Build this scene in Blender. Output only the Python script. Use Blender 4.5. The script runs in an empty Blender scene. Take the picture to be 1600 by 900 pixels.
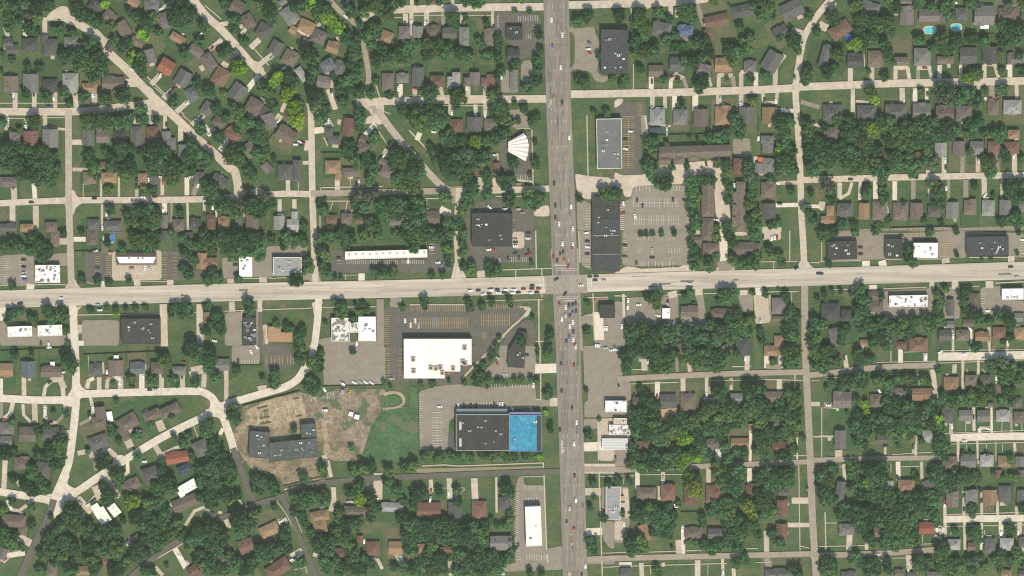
import bpy, bmesh, math, random
import numpy as np
from mathutils import Vector, Matrix, Euler
random.seed(7); RNG = np.random.default_rng(7)
C = bpy.context.scene.collection
scene = bpy.context.scene
R = math.radians

# ------------------------------------------------------------------ camera, sky, sun, exposure
DIST, TILT = 6000.0, R(11.0)
FOV_W = 960.0                                       # metres across the picture at the ground
cam = bpy.data.cameras.new('camera'); cam_o = bpy.data.objects.new('camera', cam); C.objects.link(cam_o)
cam.sensor_width = 36.0; cam.lens = 36.0 * DIST / FOV_W
cam.clip_start = 100.0; cam.clip_end = 30000.0
CAM = Vector((0, DIST * math.sin(TILT), DIST * math.cos(TILT)))
cam_o.location = CAM
cam_o.rotation_euler = (-TILT, 0, 0)
scene.camera = cam_o
SUN_AZ, SUN_EL = R(162.0), R(52.0)
# the air between the camera and the town
def air():
    me = bpy.data.meshes.new('haze'); x, y0, y1, z0, z1 = 2300, -2300, 2300, -1.0, 6050.0
    v = [(a, b, c) for c in (z0, z1) for a, b in ((-x, y0), (x, y0), (x, y1), (-x, y1))]
    me.from_pydata(v, [], [(0, 3, 2, 1), (4, 5, 6, 7), (0, 1, 5, 4), (1, 2, 6, 5), (2, 3, 7, 6), (3, 0, 4, 7)])
    m = bpy.data.materials.new('haze_air'); m.use_nodes = True; n = m.node_tree.nodes; n.remove(n['Principled BSDF'])
    pv = n.new('ShaderNodeVolumePrincipled'); pv.inputs['Color'].default_value = (0.84, 0.95, 0.72, 1); pv.inputs['Density'].default_value = 1.3e-5; pv.inputs['Anisotropy'].default_value = 0.0
    m.node_tree.links.new(pv.outputs[0], n['Material Output'].inputs['Volume']); me.materials.append(m)
    o = bpy.data.objects.new('haze', me); C.objects.link(o); o['kind'] = 'stuff'
air()
world = bpy.data.worlds.new('World'); scene.world = world; world.use_nodes = True
wn = world.node_tree.nodes; wl = world.node_tree.links
sky = wn.new('ShaderNodeTexSky'); sky.sky_type = 'NISHITA'; sky.sun_disc = False
sky.sun_elevation = SUN_EL; sky.sun_rotation = SUN_AZ
wl.new(sky.outputs[0], wn['Background'].inputs[0]); wn['Background'].inputs[1].default_value = 0.14
sun = bpy.data.lights.new('sun', 'SUN'); sun_o = bpy.data.objects.new('sun', sun); C.objects.link(sun_o)
sun.energy = 3.9; sun.angle = R(0.5); sun.color = (1.0, 0.925, 0.745)
SD = Vector((math.sin(SUN_AZ) * math.cos(SUN_EL), math.cos(SUN_AZ) * math.cos(SUN_EL), math.sin(SUN_EL)))
sun_o.rotation_euler = SD.to_track_quat('Z', 'Y').to_euler()
sun_o.location = (0, 0, 400)
scene.view_settings.view_transform = 'Standard'; scene.view_settings.look = 'None'
scene.view_settings.exposure = 0.28; scene.view_settings.gamma = 1.0
scene.cycles.use_denoising = False; scene.cycles.filter_width = 1.2
scene.cycles.max_bounces = 5; scene.cycles.diffuse_bounces = 3

MPP = FOV_W / 1600.0
def W(sx, sy, z=0.0):
    """the ground point (at height z) seen at photo position sx, sy"""
    u = (sx - 800) / 1600 * FOV_W / DIST; v = (450 - sy) / 1600 * FOV_W / DIST
    d = Vector((u, v, -1.0)); d.rotate(Euler((-TILT, 0, 0)))
    t = (z - CAM.z) / d.z
    return CAM + d * t
def sxy(t, x, y): return t[0] * 320 + x / 5, t[1] * 180 + y / 5

# ------------------------------------------------------------------ materials
def lin(c): return tuple(((v / 12.92) if v <= 0.04045 else ((v + 0.055) / 1.055) ** 2.4) for v in c)
def mat(name, col, var=0.12, scale=0.5, rough=0.85, col2=None, detail=4, rnd=0.0, scale2=None, stain=None, spec=0.25, coords='Object', metal=0.0, stretch=None, bias=0.5, leaf=0.0, amp=0.13):
    m = bpy.data.materials.new(name); m.use_nodes = True
    nt = m.node_tree; n = nt.nodes; l = nt.links
    p = n['Principled BSDF']; p.inputs['Roughness'].default_value = rough
    p.inputs['Specular IOR Level'].default_value = spec; p.inputs['Metallic'].default_value = metal
    tc = n.new('ShaderNodeTexCoord'); mp = n.new('ShaderNodeMapping')
    l.new(tc.outputs[coords], mp.inputs[0])
    if stretch: mp.inputs['Scale'].default_value = stretch
    nz = n.new('ShaderNodeTexNoise'); nz.inputs['Scale'].default_value = scale; nz.inputs['Detail'].default_value = detail; nz.inputs['Roughness'].default_value = 0.65
    l.new(mp.outputs[0], nz.inputs['Vector'])
    a = tuple(max(0, v * (1 - var)) for v in col); b = col2 or tuple(min(1, v * (1 + var)) for v in col)
    rp = n.new('ShaderNodeValToRGB'); rp.color_ramp.elements[0].color = (*a, 1); rp.color_ramp.elements[1].color = (*b, 1)
    rp.color_ramp.elements[0].position = bias - 0.18; rp.color_ramp.elements[1].position = bias + 0.18
    l.new(nz.outputs['Fac'], rp.inputs[0]); out = rp.outputs[0]
    if scale2:
        n2 = n.new('ShaderNodeTexNoise'); n2.inputs['Scale'].default_value = scale2; n2.inputs['Detail'].default_value = 3
        l.new(mp.outputs[0], n2.inputs['Vector'])
        r2 = n.new('ShaderNodeMapRange'); r2.inputs[1].default_value = 0.3; r2.inputs[2].default_value = 0.7; r2.inputs[3].default_value = 1 - amp; r2.inputs[4].default_value = 1 + amp
        l.new(n2.outputs['Fac'], r2.inputs[0])
        mx = n.new('ShaderNodeVectorMath'); mx.operation = 'SCALE'; l.new(out, mx.inputs[0]); l.new(r2.outputs[0], mx.inputs['Scale']); out = mx.outputs[0]
    if stain:
        n3 = n.new('ShaderNodeTexNoise'); n3.inputs['Scale'].default_value = stain[0]; n3.inputs['Detail'].default_value = 5
        l.new(mp.outputs[0], n3.inputs['Vector'])
        r3 = n.new('ShaderNodeMapRange'); r3.inputs[1].default_value = stain[1]; r3.inputs[2].default_value = stain[1] + 0.05
        l.new(n3.outputs['Fac'], r3.inputs[0])
        m3 = n.new('ShaderNodeMix'); m3.data_type = 'RGBA'; l.new(r3.outputs[0], m3.inputs[0]); l.new(out, m3.inputs[6]); m3.inputs[7].default_value = (*stain[2], 1); out = m3.outputs[2]
    if rnd:
        oi = n.new('ShaderNodeObjectInfo'); hs = n.new('ShaderNodeHueSaturation')
        r4 = n.new('ShaderNodeMapRange'); r4.inputs[3].default_value = 1 - rnd; r4.inputs[4].default_value = 1 + rnd
        l.new(oi.outputs['Random'], r4.inputs[0]); l.new(r4.outputs[0], hs.inputs['Value'])
        mh = n.new('ShaderNodeMath'); mh.operation = 'MULTIPLY_ADD'; mh.inputs[1].default_value = 7.31; mh.inputs[2].default_value = 0.0
        fr = n.new('ShaderNodeMath'); fr.operation = 'FRACT'; l.new(oi.outputs['Random'], mh.inputs[0]); l.new(mh.outputs[0], fr.inputs[0])
        r5 = n.new('ShaderNodeMapRange'); r5.inputs[3].default_value = 0.5 - rnd * 0.06; r5.inputs[4].default_value = 0.5 + rnd * 0.06
        l.new(fr.outputs[0], r5.inputs[0]); l.new(r5.outputs[0], hs.inputs['Hue'])
        l.new(out, hs.inputs['Color']); out = hs.outputs[0]
    l.new(out, p.inputs['Base Color'])
    if leaf:    # sunlight glows through thin leaves
        tr = n.new('ShaderNodeBsdfTranslucent'); l.new(out, tr.inputs[0]); ms = n.new('ShaderNodeMixShader'); ms.inputs[0].default_value = leaf
        l.new(p.outputs[0], ms.inputs[1]); l.new(tr.outputs[0], ms.inputs[2]); l.new(ms.outputs[0], n['Material Output'].inputs[0])
    return m
def grass_material(name, stops, s0=0.05):
    """dry and fresh turf in patches of several sizes"""
    m = bpy.data.materials.new(name); m.use_nodes = True
    nt = m.node_tree; n = nt.nodes; l = nt.links; p = n['Principled BSDF']
    p.inputs['Roughness'].default_value = 0.95; p.inputs['Specular IOR Level'].default_value = 0.1
    tc = n.new('ShaderNodeTexCoord')
    def noise(s, d, r=0.6):
        z = n.new('ShaderNodeTexNoise'); z.inputs['Scale'].default_value = s; z.inputs['Detail'].default_value = d; z.inputs['Roughness'].default_value = r
        l.new(tc.outputs['Object'], z.inputs['Vector']); return z.outputs['Fac']
    r = n.new('ShaderNodeValToRGB'); e = r.color_ramp.elements
    e[0].position, e[0].color = stops[0][0], (*stops[0][1], 1); e[1].position, e[1].color = stops[-1][0], (*stops[-1][1], 1)
    for q, c in stops[1:-1]:
        k = e.new(q); k.color = (*c, 1)
    l.new(noise(s0, 7, 0.72), r.inputs[0])
    fine = n.new('ShaderNodeMapRange'); fine.inputs[1].default_value = 0.3; fine.inputs[2].default_value = 0.7; fine.inputs[3].default_value = 0.68; fine.inputs[4].default_value = 1.30
    l.new(noise(0.8, 5, 0.75), fine.inputs[0])
    sc = n.new('ShaderNodeVectorMath'); sc.operation = 'SCALE'; l.new(r.outputs[0], sc.inputs[0]); l.new(fine.outputs[0], sc.inputs['Scale'])
    l.new(sc.outputs[0], p.inputs['Base Color'])
    return m
GRASS = grass_material('grass', [(0.34, (0.044, 0.082, 0.033)), (0.48, (0.065, 0.099, 0.039)), (0.60, (0.104, 0.113, 0.053)), (0.70, (0.174, 0.138, 0.082))])
LAWNS = [grass_material('watered_lawn', [(0.35, (0.039, 0.082, 0.034)), (0.65, (0.060, 0.105, 0.041))], .12), grass_material('mown_lawn', [(0.35, (0.060, 0.097, 0.038)), (0.65, (0.088, 0.118, 0.049))], .12),
         grass_material('shaggy_lawn', [(0.35, (0.042, 0.070, 0.031)), (0.65, (0.065, 0.093, 0.038))], .15), grass_material('dry_lawn', [(0.35, (0.086, 0.101, 0.049)), (0.65, (0.137, 0.119, 0.068))], .12)]
SURF = {
 'a': mat('asphalt', (0.106, 0.095, 0.078), 0.10, 0.15, scale2=1.3, stain=(0.5, 0.66, (0.15, 0.128, 0.104))),
 'p': mat('worn_asphalt', (0.232, 0.194, 0.152), 0.10, 0.12, scale2=1.0),
 'c': mat('concrete', (0.47, 0.39, 0.30), 0.07, 0.10, scale2=0.25, stain=(0.12, 0.66, (0.40, 0.33, 0.255))),
 'w': mat('bleached_concrete', (0.56, 0.485, 0.385), 0.06, 0.10, scale2=0.25, stain=(0.1, 0.66, (0.48, 0.41, 0.32))),
 'v': mat('dusty_asphalt', (0.295, 0.240, 0.186), 0.10, 0.12, scale2=0.8),
 'q': mat('pale_worn_asphalt', (0.37, 0.308, 0.238), 0.08, 0.12, scale2=0.6),
 'o': mat('tan_concrete', (0.42, 0.345, 0.26), 0.10, 0.12, scale2=0.9),
 'k': mat('new_asphalt', (0.085, 0.085, 0.085), 0.15, 0.2, scale2=1.0),
 't': mat('bare_dirt', (0.165, 0.130, 0.084), 0.25, 0.07, col2=(0.31, 0.235, 0.155), scale2=0.45, amp=0.3, stain=(0.06, 0.53, (0.085, 0.110, 0.055))),
 'e': mat('sandy_soil', (0.26, 0.195, 0.125), 0.18, 0.16, col2=(0.40, 0.305, 0.20), scale2=0.6, amp=0.22, stain=(0.11, 0.60, (0.145, 0.15, 0.085))),
 'b': mat('brick_paving', (0.27, 0.13, 0.09), 0.15, 1.0),
 'd': mat('dry_turf', (0.30, 0.25, 0.16), 0.2, 0.3, col2=(0.20, 0.19, 0.10)),
 'G': mat('fresh_turf', (0.044, 0.104, 0.041), 0.2, 0.06, col2=(0.072, 0.138, 0.052), scale2=0.4, amp=0.22, stain=(0.05, 0.58, (0.105, 0.115, 0.062))),
 'B': mat('blue_painted_asphalt', (0.10, 0.125, 0.165), 0.12, 0.4),
}
ROAD_A = mat('avenue_asphalt', (0.205, 0.175, 0.142), 0.10, 0.10, scale2=0.5, amp=0.2, stretch=(1, 0.05, 1))
ROAD_C = mat('crosstown_concrete', (0.43, 0.372, 0.298), 0.12, 0.16, scale2=0.35, amp=0.2, stretch=(0.04, 1, 1))
WALK = mat('pavement_concrete', (0.44, 0.375, 0.285), 0.10, 0.3)
PAINT_W = mat('white_road_paint', (0.60, 0.56, 0.49), 0.25, 0.8)
PAINT_Y = mat('yellow_road_paint', (0.50, 0.34, 0.13), 0.25, 0.8)
ROOFC = {'k': (0.060, 0.057, 0.056), 'd': (0.100, 0.094, 0.090), 'g': (0.160, 0.150, 0.140), 'l': (0.28, 0.268, 0.25), 'b': (0.145, 0.110, 0.088),
         't': (0.255, 0.162, 0.092), 'r': (0.160, 0.086, 0.064), 'R': (0.255, 0.085, 0.055), 'p': (0.155, 0.127, 0.122), 'u': (0.118, 0.134, 0.140), 'U': (0.085, 0.115, 0.20), 'n': (0.05, 0.062, 0.10)}
ROOFN = {'k': 'charcoal', 'd': 'dark-grey', 'g': 'grey', 'l': 'pale-grey', 'b': 'brown', 't': 'tan', 'r': 'reddish-brown', 'R': 'bright-red', 'p': 'mauve-grey', 'u': 'blue-grey', 'U': 'blue', 'n': 'navy'}
ROOF = {k: mat(ROOFN[k].replace('-', '_') + '_shingles', tuple(q * 0.92 for q in v), 0.20, 0.5, rnd=0.16, scale2=2.2, rough=0.9) for k, v in ROOFC.items()}
WALLM = [mat(n_, c_, 0.08, 0.8) for n_, c_ in (('cream_siding', (0.55, 0.50, 0.42)), ('red_brick', (0.24, 0.13, 0.09)), ('tan_brick', (0.36, 0.27, 0.19)), ('white_siding', (0.66, 0.65, 0.62)), ('grey_siding', (0.33, 0.33, 0.33)))]
BRICK = mat('chimney_brick', (0.25, 0.14, 0.10), 0.2, 3)
METAL = mat('grey_sheet_metal', (0.42, 0.42, 0.41), 0.15, 1.0, rough=0.5)
DARKM = mat('dark_vent_metal', (0.05, 0.05, 0.05), 0.2, 1.0, rough=0.6)
BARK = mat('bark', (0.11, 0.08, 0.06), 0.3, 2.0)
LEAFC = {'d': (0.055, 0.124, 0.049), 'm': (0.086, 0.180, 0.070), 'e': (0.125, 0.200, 0.062), 'b': (0.25, 0.40, 0.045), 's': (0.140, 0.185, 0.110), 'p': (0.135, 0.132, 0.090), 'y': (0.23, 0.28, 0.05)}
LEAFN = {'d': 'dark-green', 'm': 'mid-green', 'e': 'light-green', 'b': 'lime-green', 's': 'silvery-green', 'p': 'dusky-green', 'y': 'yellow-green'}
LEAF = {k: mat(LEAFN[k].replace('-', '_').replace(' ', '_') + '_leaves', v, 0.34, 0.55, rnd=0.22, scale2=0.09, rough=0.7, spec=0.15, detail=6, leaf=0.4, amp=0.25) for k, v in LEAFC.items()}
FLATM = {
 'dark': mat('dark_felt_roof', (0.040, 0.038, 0.036), 0.15, 0.25, scale2=0.9), 'char': mat('charcoal_roof', (0.050, 0.050, 0.052), 0.15, 0.25, scale2=1.0),
 'grey': mat('gravel_roof', (0.135, 0.130, 0.127), 0.12, 0.15, scale2=1.2), 'tar': mat('tar_roof', (0.046, 0.043, 0.039), 0.25, 0.15, scale2=0.7),
 'stain': mat('stained_white_roof', (0.80, 0.77, 0.70), 0.05, 0.3, stain=(0.30, 0.53, (0.16, 0.13, 0.10))), 'rust': mat('rust_stained_white_roof', (0.82, 0.79, 0.72), 0.05, 0.3, stain=(0.22, 0.55, (0.55, 0.40, 0.27))),
 'white': mat('white_membrane_roof', (0.82, 0.79, 0.72), 0.06, 0.2, stain=(0.35, 0.68, (0.55, 0.48, 0.38))), 'cream': mat('cream_membrane_roof', (0.80, 0.74, 0.62), 0.06, 0.2),
 'lgrey': mat('pale_gravel_roof', (0.27, 0.255, 0.245), 0.08, 0.3, scale2=0.8), 'patchy': mat('patchy_roof', (0.62, 0.58, 0.52), 0.08, 0.4, stain=(0.22, 0.50, (0.17, 0.155, 0.14))),
 'spotty': mat('spotted_white_roof', (0.80, 0.78, 0.73), 0.05, 0.4, stain=(0.4, 0.57, (0.22, 0.19, 0.17))), 'bigwhite': mat('bright_white_roof', (0.80, 0.755, 0.67), 0.03, 0.05, stain=(0.05, 0.62, (0.76, 0.68, 0.53))),
 'black': mat('black_gravel_roof', (0.040, 0.036, 0.032), 0.2, 0.12, scale2=1.6), 'blue': mat('blue_coated_roof', (0.030, 0.195, 0.32), 0.14, 0.22, col2=(0.055, 0.285, 0.42), scale2=0.8, amp=0.22, stain=(0.12, 0.62, (0.10, 0.27, 0.36))),
 'glassy': mat('grey_green_canopy', (0.145, 0.175, 0.165), 0.18, 0.4, scale2=1.0, rough=0.4), 'ribs': mat('white_ribbed_roof', (0.62, 0.60, 0.56), 0.08, 0.4), 'tan': mat('tan_coated_roof', (0.47, 0.36, 0.24), 0.1, 0.4),
 'slate': mat('slate_grey_roof', (0.070, 0.076, 0.072), 0.25, 0.12, scale2=0.6), 'cream2': mat('cream_white_roof', (0.78, 0.74, 0.64), 0.04, 0.2, stain=(0.4, 0.70, (0.62, 0.54, 0.40)))}
CARC = {'w': ('white', (0.80, 0.79, 0.76)), 's': ('silver', (0.40, 0.40, 0.40)), 'k': ('dark', (0.03, 0.03, 0.033)), 'r': ('red', (0.30, 0.035, 0.025)), 'b': ('blue', (0.06, 0.10, 0.28)), 't': ('tan', (0.28, 0.22, 0.15)), 'o': ('orange', (0.5, 0.13, 0.03)), 'y': ('yellow', (0.45, 0.33, 0.10)), 'g': ('grey', (0.15, 0.15, 0.15))}
CARM = {k: mat(v[0] + '_car_paint', v[1], 0.02, 1, rough=0.3, spec=0.5) for k, v in CARC.items()}
GLASS = mat('dark_car_glass', (0.02, 0.022, 0.025), 0.1, 1, rough=0.15, spec=0.5)
TYRE = mat('tyre_rubber', (0.02, 0.02, 0.02), 0.1, 1)
PATCH = {'w': mat('white_canvas', (0.82, 0.80, 0.75), 0.03, 1), 'b': mat('blue_tarp', (0.05, 0.16, 0.38), 0.1, 1), 'B': mat('brown_shed_roof', (0.15, 0.11, 0.09), 0.1, 1), 'n': mat('navy_cover', (0.05, 0.055, 0.085), 0.1, 1),
         'R': mat('orange_red_canopy', (0.45, 0.13, 0.06), 0.1, 1), 't': mat('timber_decking', (0.42, 0.28, 0.16), 0.12, 1.2), 'g': mat('grey_panel', (0.25, 0.27, 0.28), 0.1, 1), 'l': mat('pale_panel', (0.42, 0.37, 0.30), 0.1, 1)}
WATER = mat('pool_water', (0.10, 0.50, 0.52), 0.12, 0.6, rough=0.08, spec=0.5)
COPING = mat('pool_coping', (0.5, 0.45, 0.36), 0.1, 1)
FENCE_M = mat('weathered_timber', (0.13, 0.11, 0.09), 0.2, 1)

# ------------------------------------------------------------------ object helpers
def link(name, me, parent=None, loc=None):
    o = bpy.data.objects.new(name, me); C.objects.link(o)
    if parent: o.parent = parent
    if loc is not None: o.location = loc
    return o
def mesh(name, vs, fs, m, smooth=False):
    me = bpy.data.meshes.new(name); me.from_pydata([tuple(v) for v in vs], [], fs)
    for k in (m if isinstance(m, list) else [m]): me.materials.append(k)
    if smooth: me.polygons.foreach_set('use_smooth', [True] * len(me.polygons))
    return me
def empty(name, loc, rz=0.0):
    o = bpy.data.objects.new(name, None); C.objects.link(o); o.location = loc; o.rotation_euler = (0, 0, rz); o.empty_display_size = 1; return o
def tag(o, label, cat, group=None):
    assert 4 <= len(label.split()) <= 16, label
    o['label'] = label; o['category'] = cat
    if group: o['group'] = group
    return o
def struct(o, kind='structure'): o['kind'] = kind; return o
def box(vs, fs, x, y, z0, z1, w, d, rz=0.0, taper=1.0):
    b = len(vs); c, s = math.cos(rz), math.sin(rz)
    for z, k in ((z0, 1.0), (z1, taper)):
        for dx, dy in ((-w / 2, -d / 2), (w / 2, -d / 2), (w / 2, d / 2), (-w / 2, d / 2)):
            dx *= k; dy *= k; vs.append((x + dx * c - dy * s, y + dx * s + dy * c, z))
    fs += [tuple(b + i for i in f) for f in ((0, 3, 2, 1), (4, 5, 6, 7), (0, 1, 5, 4), (1, 2, 6, 5), (2, 3, 7, 6), (3, 0, 4, 7))]
def strip_mesh(name, pts, w, z, m):
    """a ribbon with mitred joints along pts (world x, y)"""
    vs, n = [], len(pts)
    for i in range(n):
        a = Vector(pts[max(i - 1, 0)]); b = Vector(pts[i]); c = Vector(pts[min(i + 1, n - 1)])
        d1 = (b - a).normalized() if i else (c - b).normalized(); d2 = (c - b).normalized() if i < n - 1 else d1
        t = (d1 + d2).normalized(); nm = Vector((-t.y, t.x)); k = w / 2 / max(0.5, nm.dot(Vector((-d1.y, d1.x))))
        vs += [(*(b + nm * k), z), (*(b - nm * k), z)]
    fs = [(2 * i, 2 * i + 1, 2 * i + 3, 2 * i + 2) for i in range(n - 1)]
    return mesh(name, vs, fs, m)
def smooth_line(pts, k=6):
    if len(pts) < 3: return pts
    out = []
    P = [pts[0]] + list(pts) + [pts[-1]]
    for i in range(1, len(P) - 2):
        p0, p1, p2, p3 = (np.array(P[j], float) for j in (i - 1, i, i + 1, i + 2))
        for t in np.arange(0, 1, 1 / k):
            out.append(tuple(0.5 * ((2 * p1) + (-p0 + p2) * t + (2 * p0 - 5 * p1 + 4 * p2 - p3) * t * t + (-p0 + 3 * p1 - 3 * p2 + p3) * t ** 3)))
    out.append(pts[-1]); return out
def poly_clean(pts, k=2):
    """rounds a polygon's corners by corner cutting"""
    for _ in range(k):
        q = []
        for i in range(len(pts)):
            a, b = np.array(pts[i], float), np.array(pts[(i + 1) % len(pts)], float); L = max(np.linalg.norm(b - a), 1e-6); c = min(0.25, 1.6 / L)
            q += [tuple(a + (b - a) * c), tuple(b - (b - a) * c)]
        pts = q
    return pts
ORD = 'first second third fourth fifth sixth seventh eighth ninth tenth eleventh twelfth thirteenth fourteenth fifteenth sixteenth seventeenth eighteenth nineteenth twentieth twenty-first twenty-second twenty-third twenty-fourth twenty-fifth twenty-sixth twenty-seventh twenty-eighth twenty-ninth thirtieth'.split()
PHRASE = {
 'A': 'along the upper side of the top left street', 'P': 'along the lower side of the top left street', 'B': 'in the top left corner block',
 'C': 'around the dead-end street at top left', 'D': 'along the upper side of the left diagonal street', 'E': 'left of the second diagonal dead-end street',
 'F': 'right of the second diagonal dead-end street', 'G': 'left of the winding tree-lined lane at top', 'K': 'below the top street, left of the avenue',
 'L': 'above the cross street north of the fan-shaped roof', 'Y': 'behind the white fan-shaped roof', 'O': 'beside the avenue at the top',
 'M': 'in the topmost row right of the avenue', 'N': 'along the upper side of the top right street', 'Q': 'along the lower side of the top right street',
 'S': 'along the upper side of the left middle street', 'V': 'along the lower side of the left middle street', 'J': 'between the left diagonal street and vertical lane',
 'Z': 'around the triangular block above the motel', 'I': 'behind the long white motel roof', 'AA': 'right of the brown townhouse court',
 'W': 'along the upper side of the right middle street', 'X': 'along the lower side of the right middle street', 'U': 'among the shops of the left crosstown road',
 'VV': 'beside the lot below the left crosstown road', 'CC': 'below the townhouse court, facing the crosstown road', 'DD': 'among the shops right of the fuel station',
 'EE': 'among the shops below the right crosstown road', 'EF': 'above the first pale dead-end at right', 'HA': 'above the curving pale street at lower left',
 'HB': 'below the pale street at the left edge', 'HC': 'in the wedge between two pale lower left streets', 'HD': 'below the slanting pale street at lower left',
 'JB': 'in the bottom left corner block', 'JC': 'left of the dark forked road at bottom', 'JD': 'right of the dark forked road at bottom',
 'KA': 'below the dark road under the blue roof', 'KB': 'in the woods at the bottom, left of centre', 'GA': 'above the first wooded lane right of avenue',
 'GB': 'below the first wooded lane right of avenue', 'GC': 'above the second wooded lane right of avenue', 'GD': 'right of the long lane, under its first crossing',
 'GF': 'below the first pale dead-end at right', 'GG': 'above the second pale dead-end at right', 'GH': 'right of the long lane, above its second crossing',
 'GI': 'below the second pale dead-end at right', 'LA': 'below the second wooded lane right of avenue', 'LB': 'left of the long lane near the bottom',
 'LC': 'above the third wooded lane right of avenue', 'LD': 'below the third wooded lane right of avenue', 'LE': 'right of the long lane, under its second crossing',
 'LF': 'right of the long lane, above its third crossing', 'LG': 'above the third pale dead-end at right', 'LH': 'below the third pale dead-end at right',
 'LI': 'right of the long lane, under its third crossing', 'TW': 'in the brown townhouse court'}
ANCHOR = [(818, 47, 'around the striped lot at top left of the avenue'), (958, 80, 'around the tall charcoal apartment block'), (915, 70, 'around the tall charcoal apartment block'), (952, 225, 'around the grey rimmed office right of the avenue'), (990, 200, 'around the grey rimmed office right of the avenue'),
 (805, 230, 'around the white fan-shaped roof'), (810, 260, 'around the white fan-shaped roof'), (770, 350, 'around the near-black shop at the crossing'), (815, 390, 'around the near-black shop at the crossing'), (745, 320, 'around the near-black shop at the crossing'), (948, 375, 'around the long black strip of shops'), (920, 390, 'around the long black strip of shops'), (950, 310, 'around the long black strip of shops'),
 (1025, 320, 'in the big lot of white-striped bays'), (1025, 360, 'in the big lot of white-striped bays'), (1025, 400, 'in the big lot of white-striped bays'), (70, 425, 'around the dark-stained white shop at left'), (30, 430, 'around the dark-stained white shop at left'), (25, 455, 'around the dark-stained white shop at left'),
 (215, 400, 'around the mansard-roofed shop court at left'), (160, 420, 'around the mansard-roofed shop court at left'), (270, 410, 'around the mansard-roofed shop court at left'), (50, 510, 'around the two white shops at lower left'), (90, 490, 'around the two white shops at lower left'), (220, 500, 'around the big black-roofed shop at left'), (165, 485, 'around the big black-roofed shop at left'), (285, 490, 'around the big black-roofed shop at left'),
 (390, 420, 'around the grey shop and its white neighbour'), (440, 420, 'around the grey shop and its white neighbour'), (350, 440, 'around the grey shop and its white neighbour'), (560, 400, 'around the long white motel roof'), (620, 420, 'around the long white motel roof'), (660, 400, 'around the long white motel roof'), (690, 420, 'around the long white motel roof'),
 (395, 490, 'around the tan building below the crosstown road'), (440, 520, 'around the tan building below the crosstown road'), (400, 570, 'around the tan building below the crosstown road'), (545, 490, 'around the shabby white roofs left of supermarket'), (560, 560, 'around the shabby white roofs left of supermarket'), (490, 560, 'around the shabby white roofs left of supermarket'),
 (650, 480, 'in the yellow-striped supermarket lot'), (730, 480, 'in the yellow-striped supermarket lot'), (780, 490, 'in the yellow-striped supermarket lot'), (690, 560, 'around the white supermarket roof'), (805, 550, 'around the small dark restaurant'), (790, 590, 'around the small dark restaurant'), (830, 590, 'around the small dark restaurant'),
 (700, 630, 'around the blue roof and its black neighbour'), (770, 640, 'around the blue roof and its black neighbour'), (770, 710, 'around the blue roof and its black neighbour'), (700, 715, 'around the blue roof and its black neighbour'), (830, 700, 'around the blue roof and its black neighbour'), (950, 480, 'around the fuel station at the crossing'), (930, 510, 'around the fuel station at the crossing'), (950, 540, 'around the fuel station at the crossing'),
 (950, 620, 'around the white-roofed shops right of the avenue'), (950, 680, 'around the white-roofed shops right of the avenue'), (920, 620, 'around the white-roofed shops right of the avenue'), (440, 650, 'around the school and building site'), (410, 730, 'around the school and building site'), (480, 730, 'around the school and building site'), (540, 640, 'on the rough ground right of the school'), (580, 700, 'on the rough ground right of the school'), (620, 690, 'on the rough ground right of the school'),
 (835, 800, 'around the tall cream-white building at bottom'), (835, 870, 'around the tall cream-white building at bottom'), (955, 790, 'around the grey-roofed shop right of avenue, bottom'), (940, 840, 'around the grey-roofed shop right of avenue, bottom'), (1310, 390, 'around the first shops right of the long lane'), (1360, 390, 'around the first shops right of the long lane'), (1445, 390, 'around the white shop above the right crosstown road'), (1540, 385, 'around the wide charcoal roof at right'), (1420, 465, 'around the black-streaked white roof'), (1580, 460, 'around the white shop at the right edge'),
 (1010, 470, 'around the small upright white shop'), (1040, 480, 'around the small upright white shop'), (850, 610, 'on the grass strip beside the blue roof'), (852, 500, 'on the grass strip below the crossing'), (852, 550, 'on the grass strip below the crossing'), (1170, 385, 'below the townhouse court, facing the crosstown road')]
def parse(txt, codes=None):
    t = (0, 0)
    for ln in txt.strip().splitlines():
        ln = ln.strip()
        if not ln: continue
        if ln.startswith('T ') : t = tuple(int(v) for v in ln.split()[1:3]); continue
        yield t, ln

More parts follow.
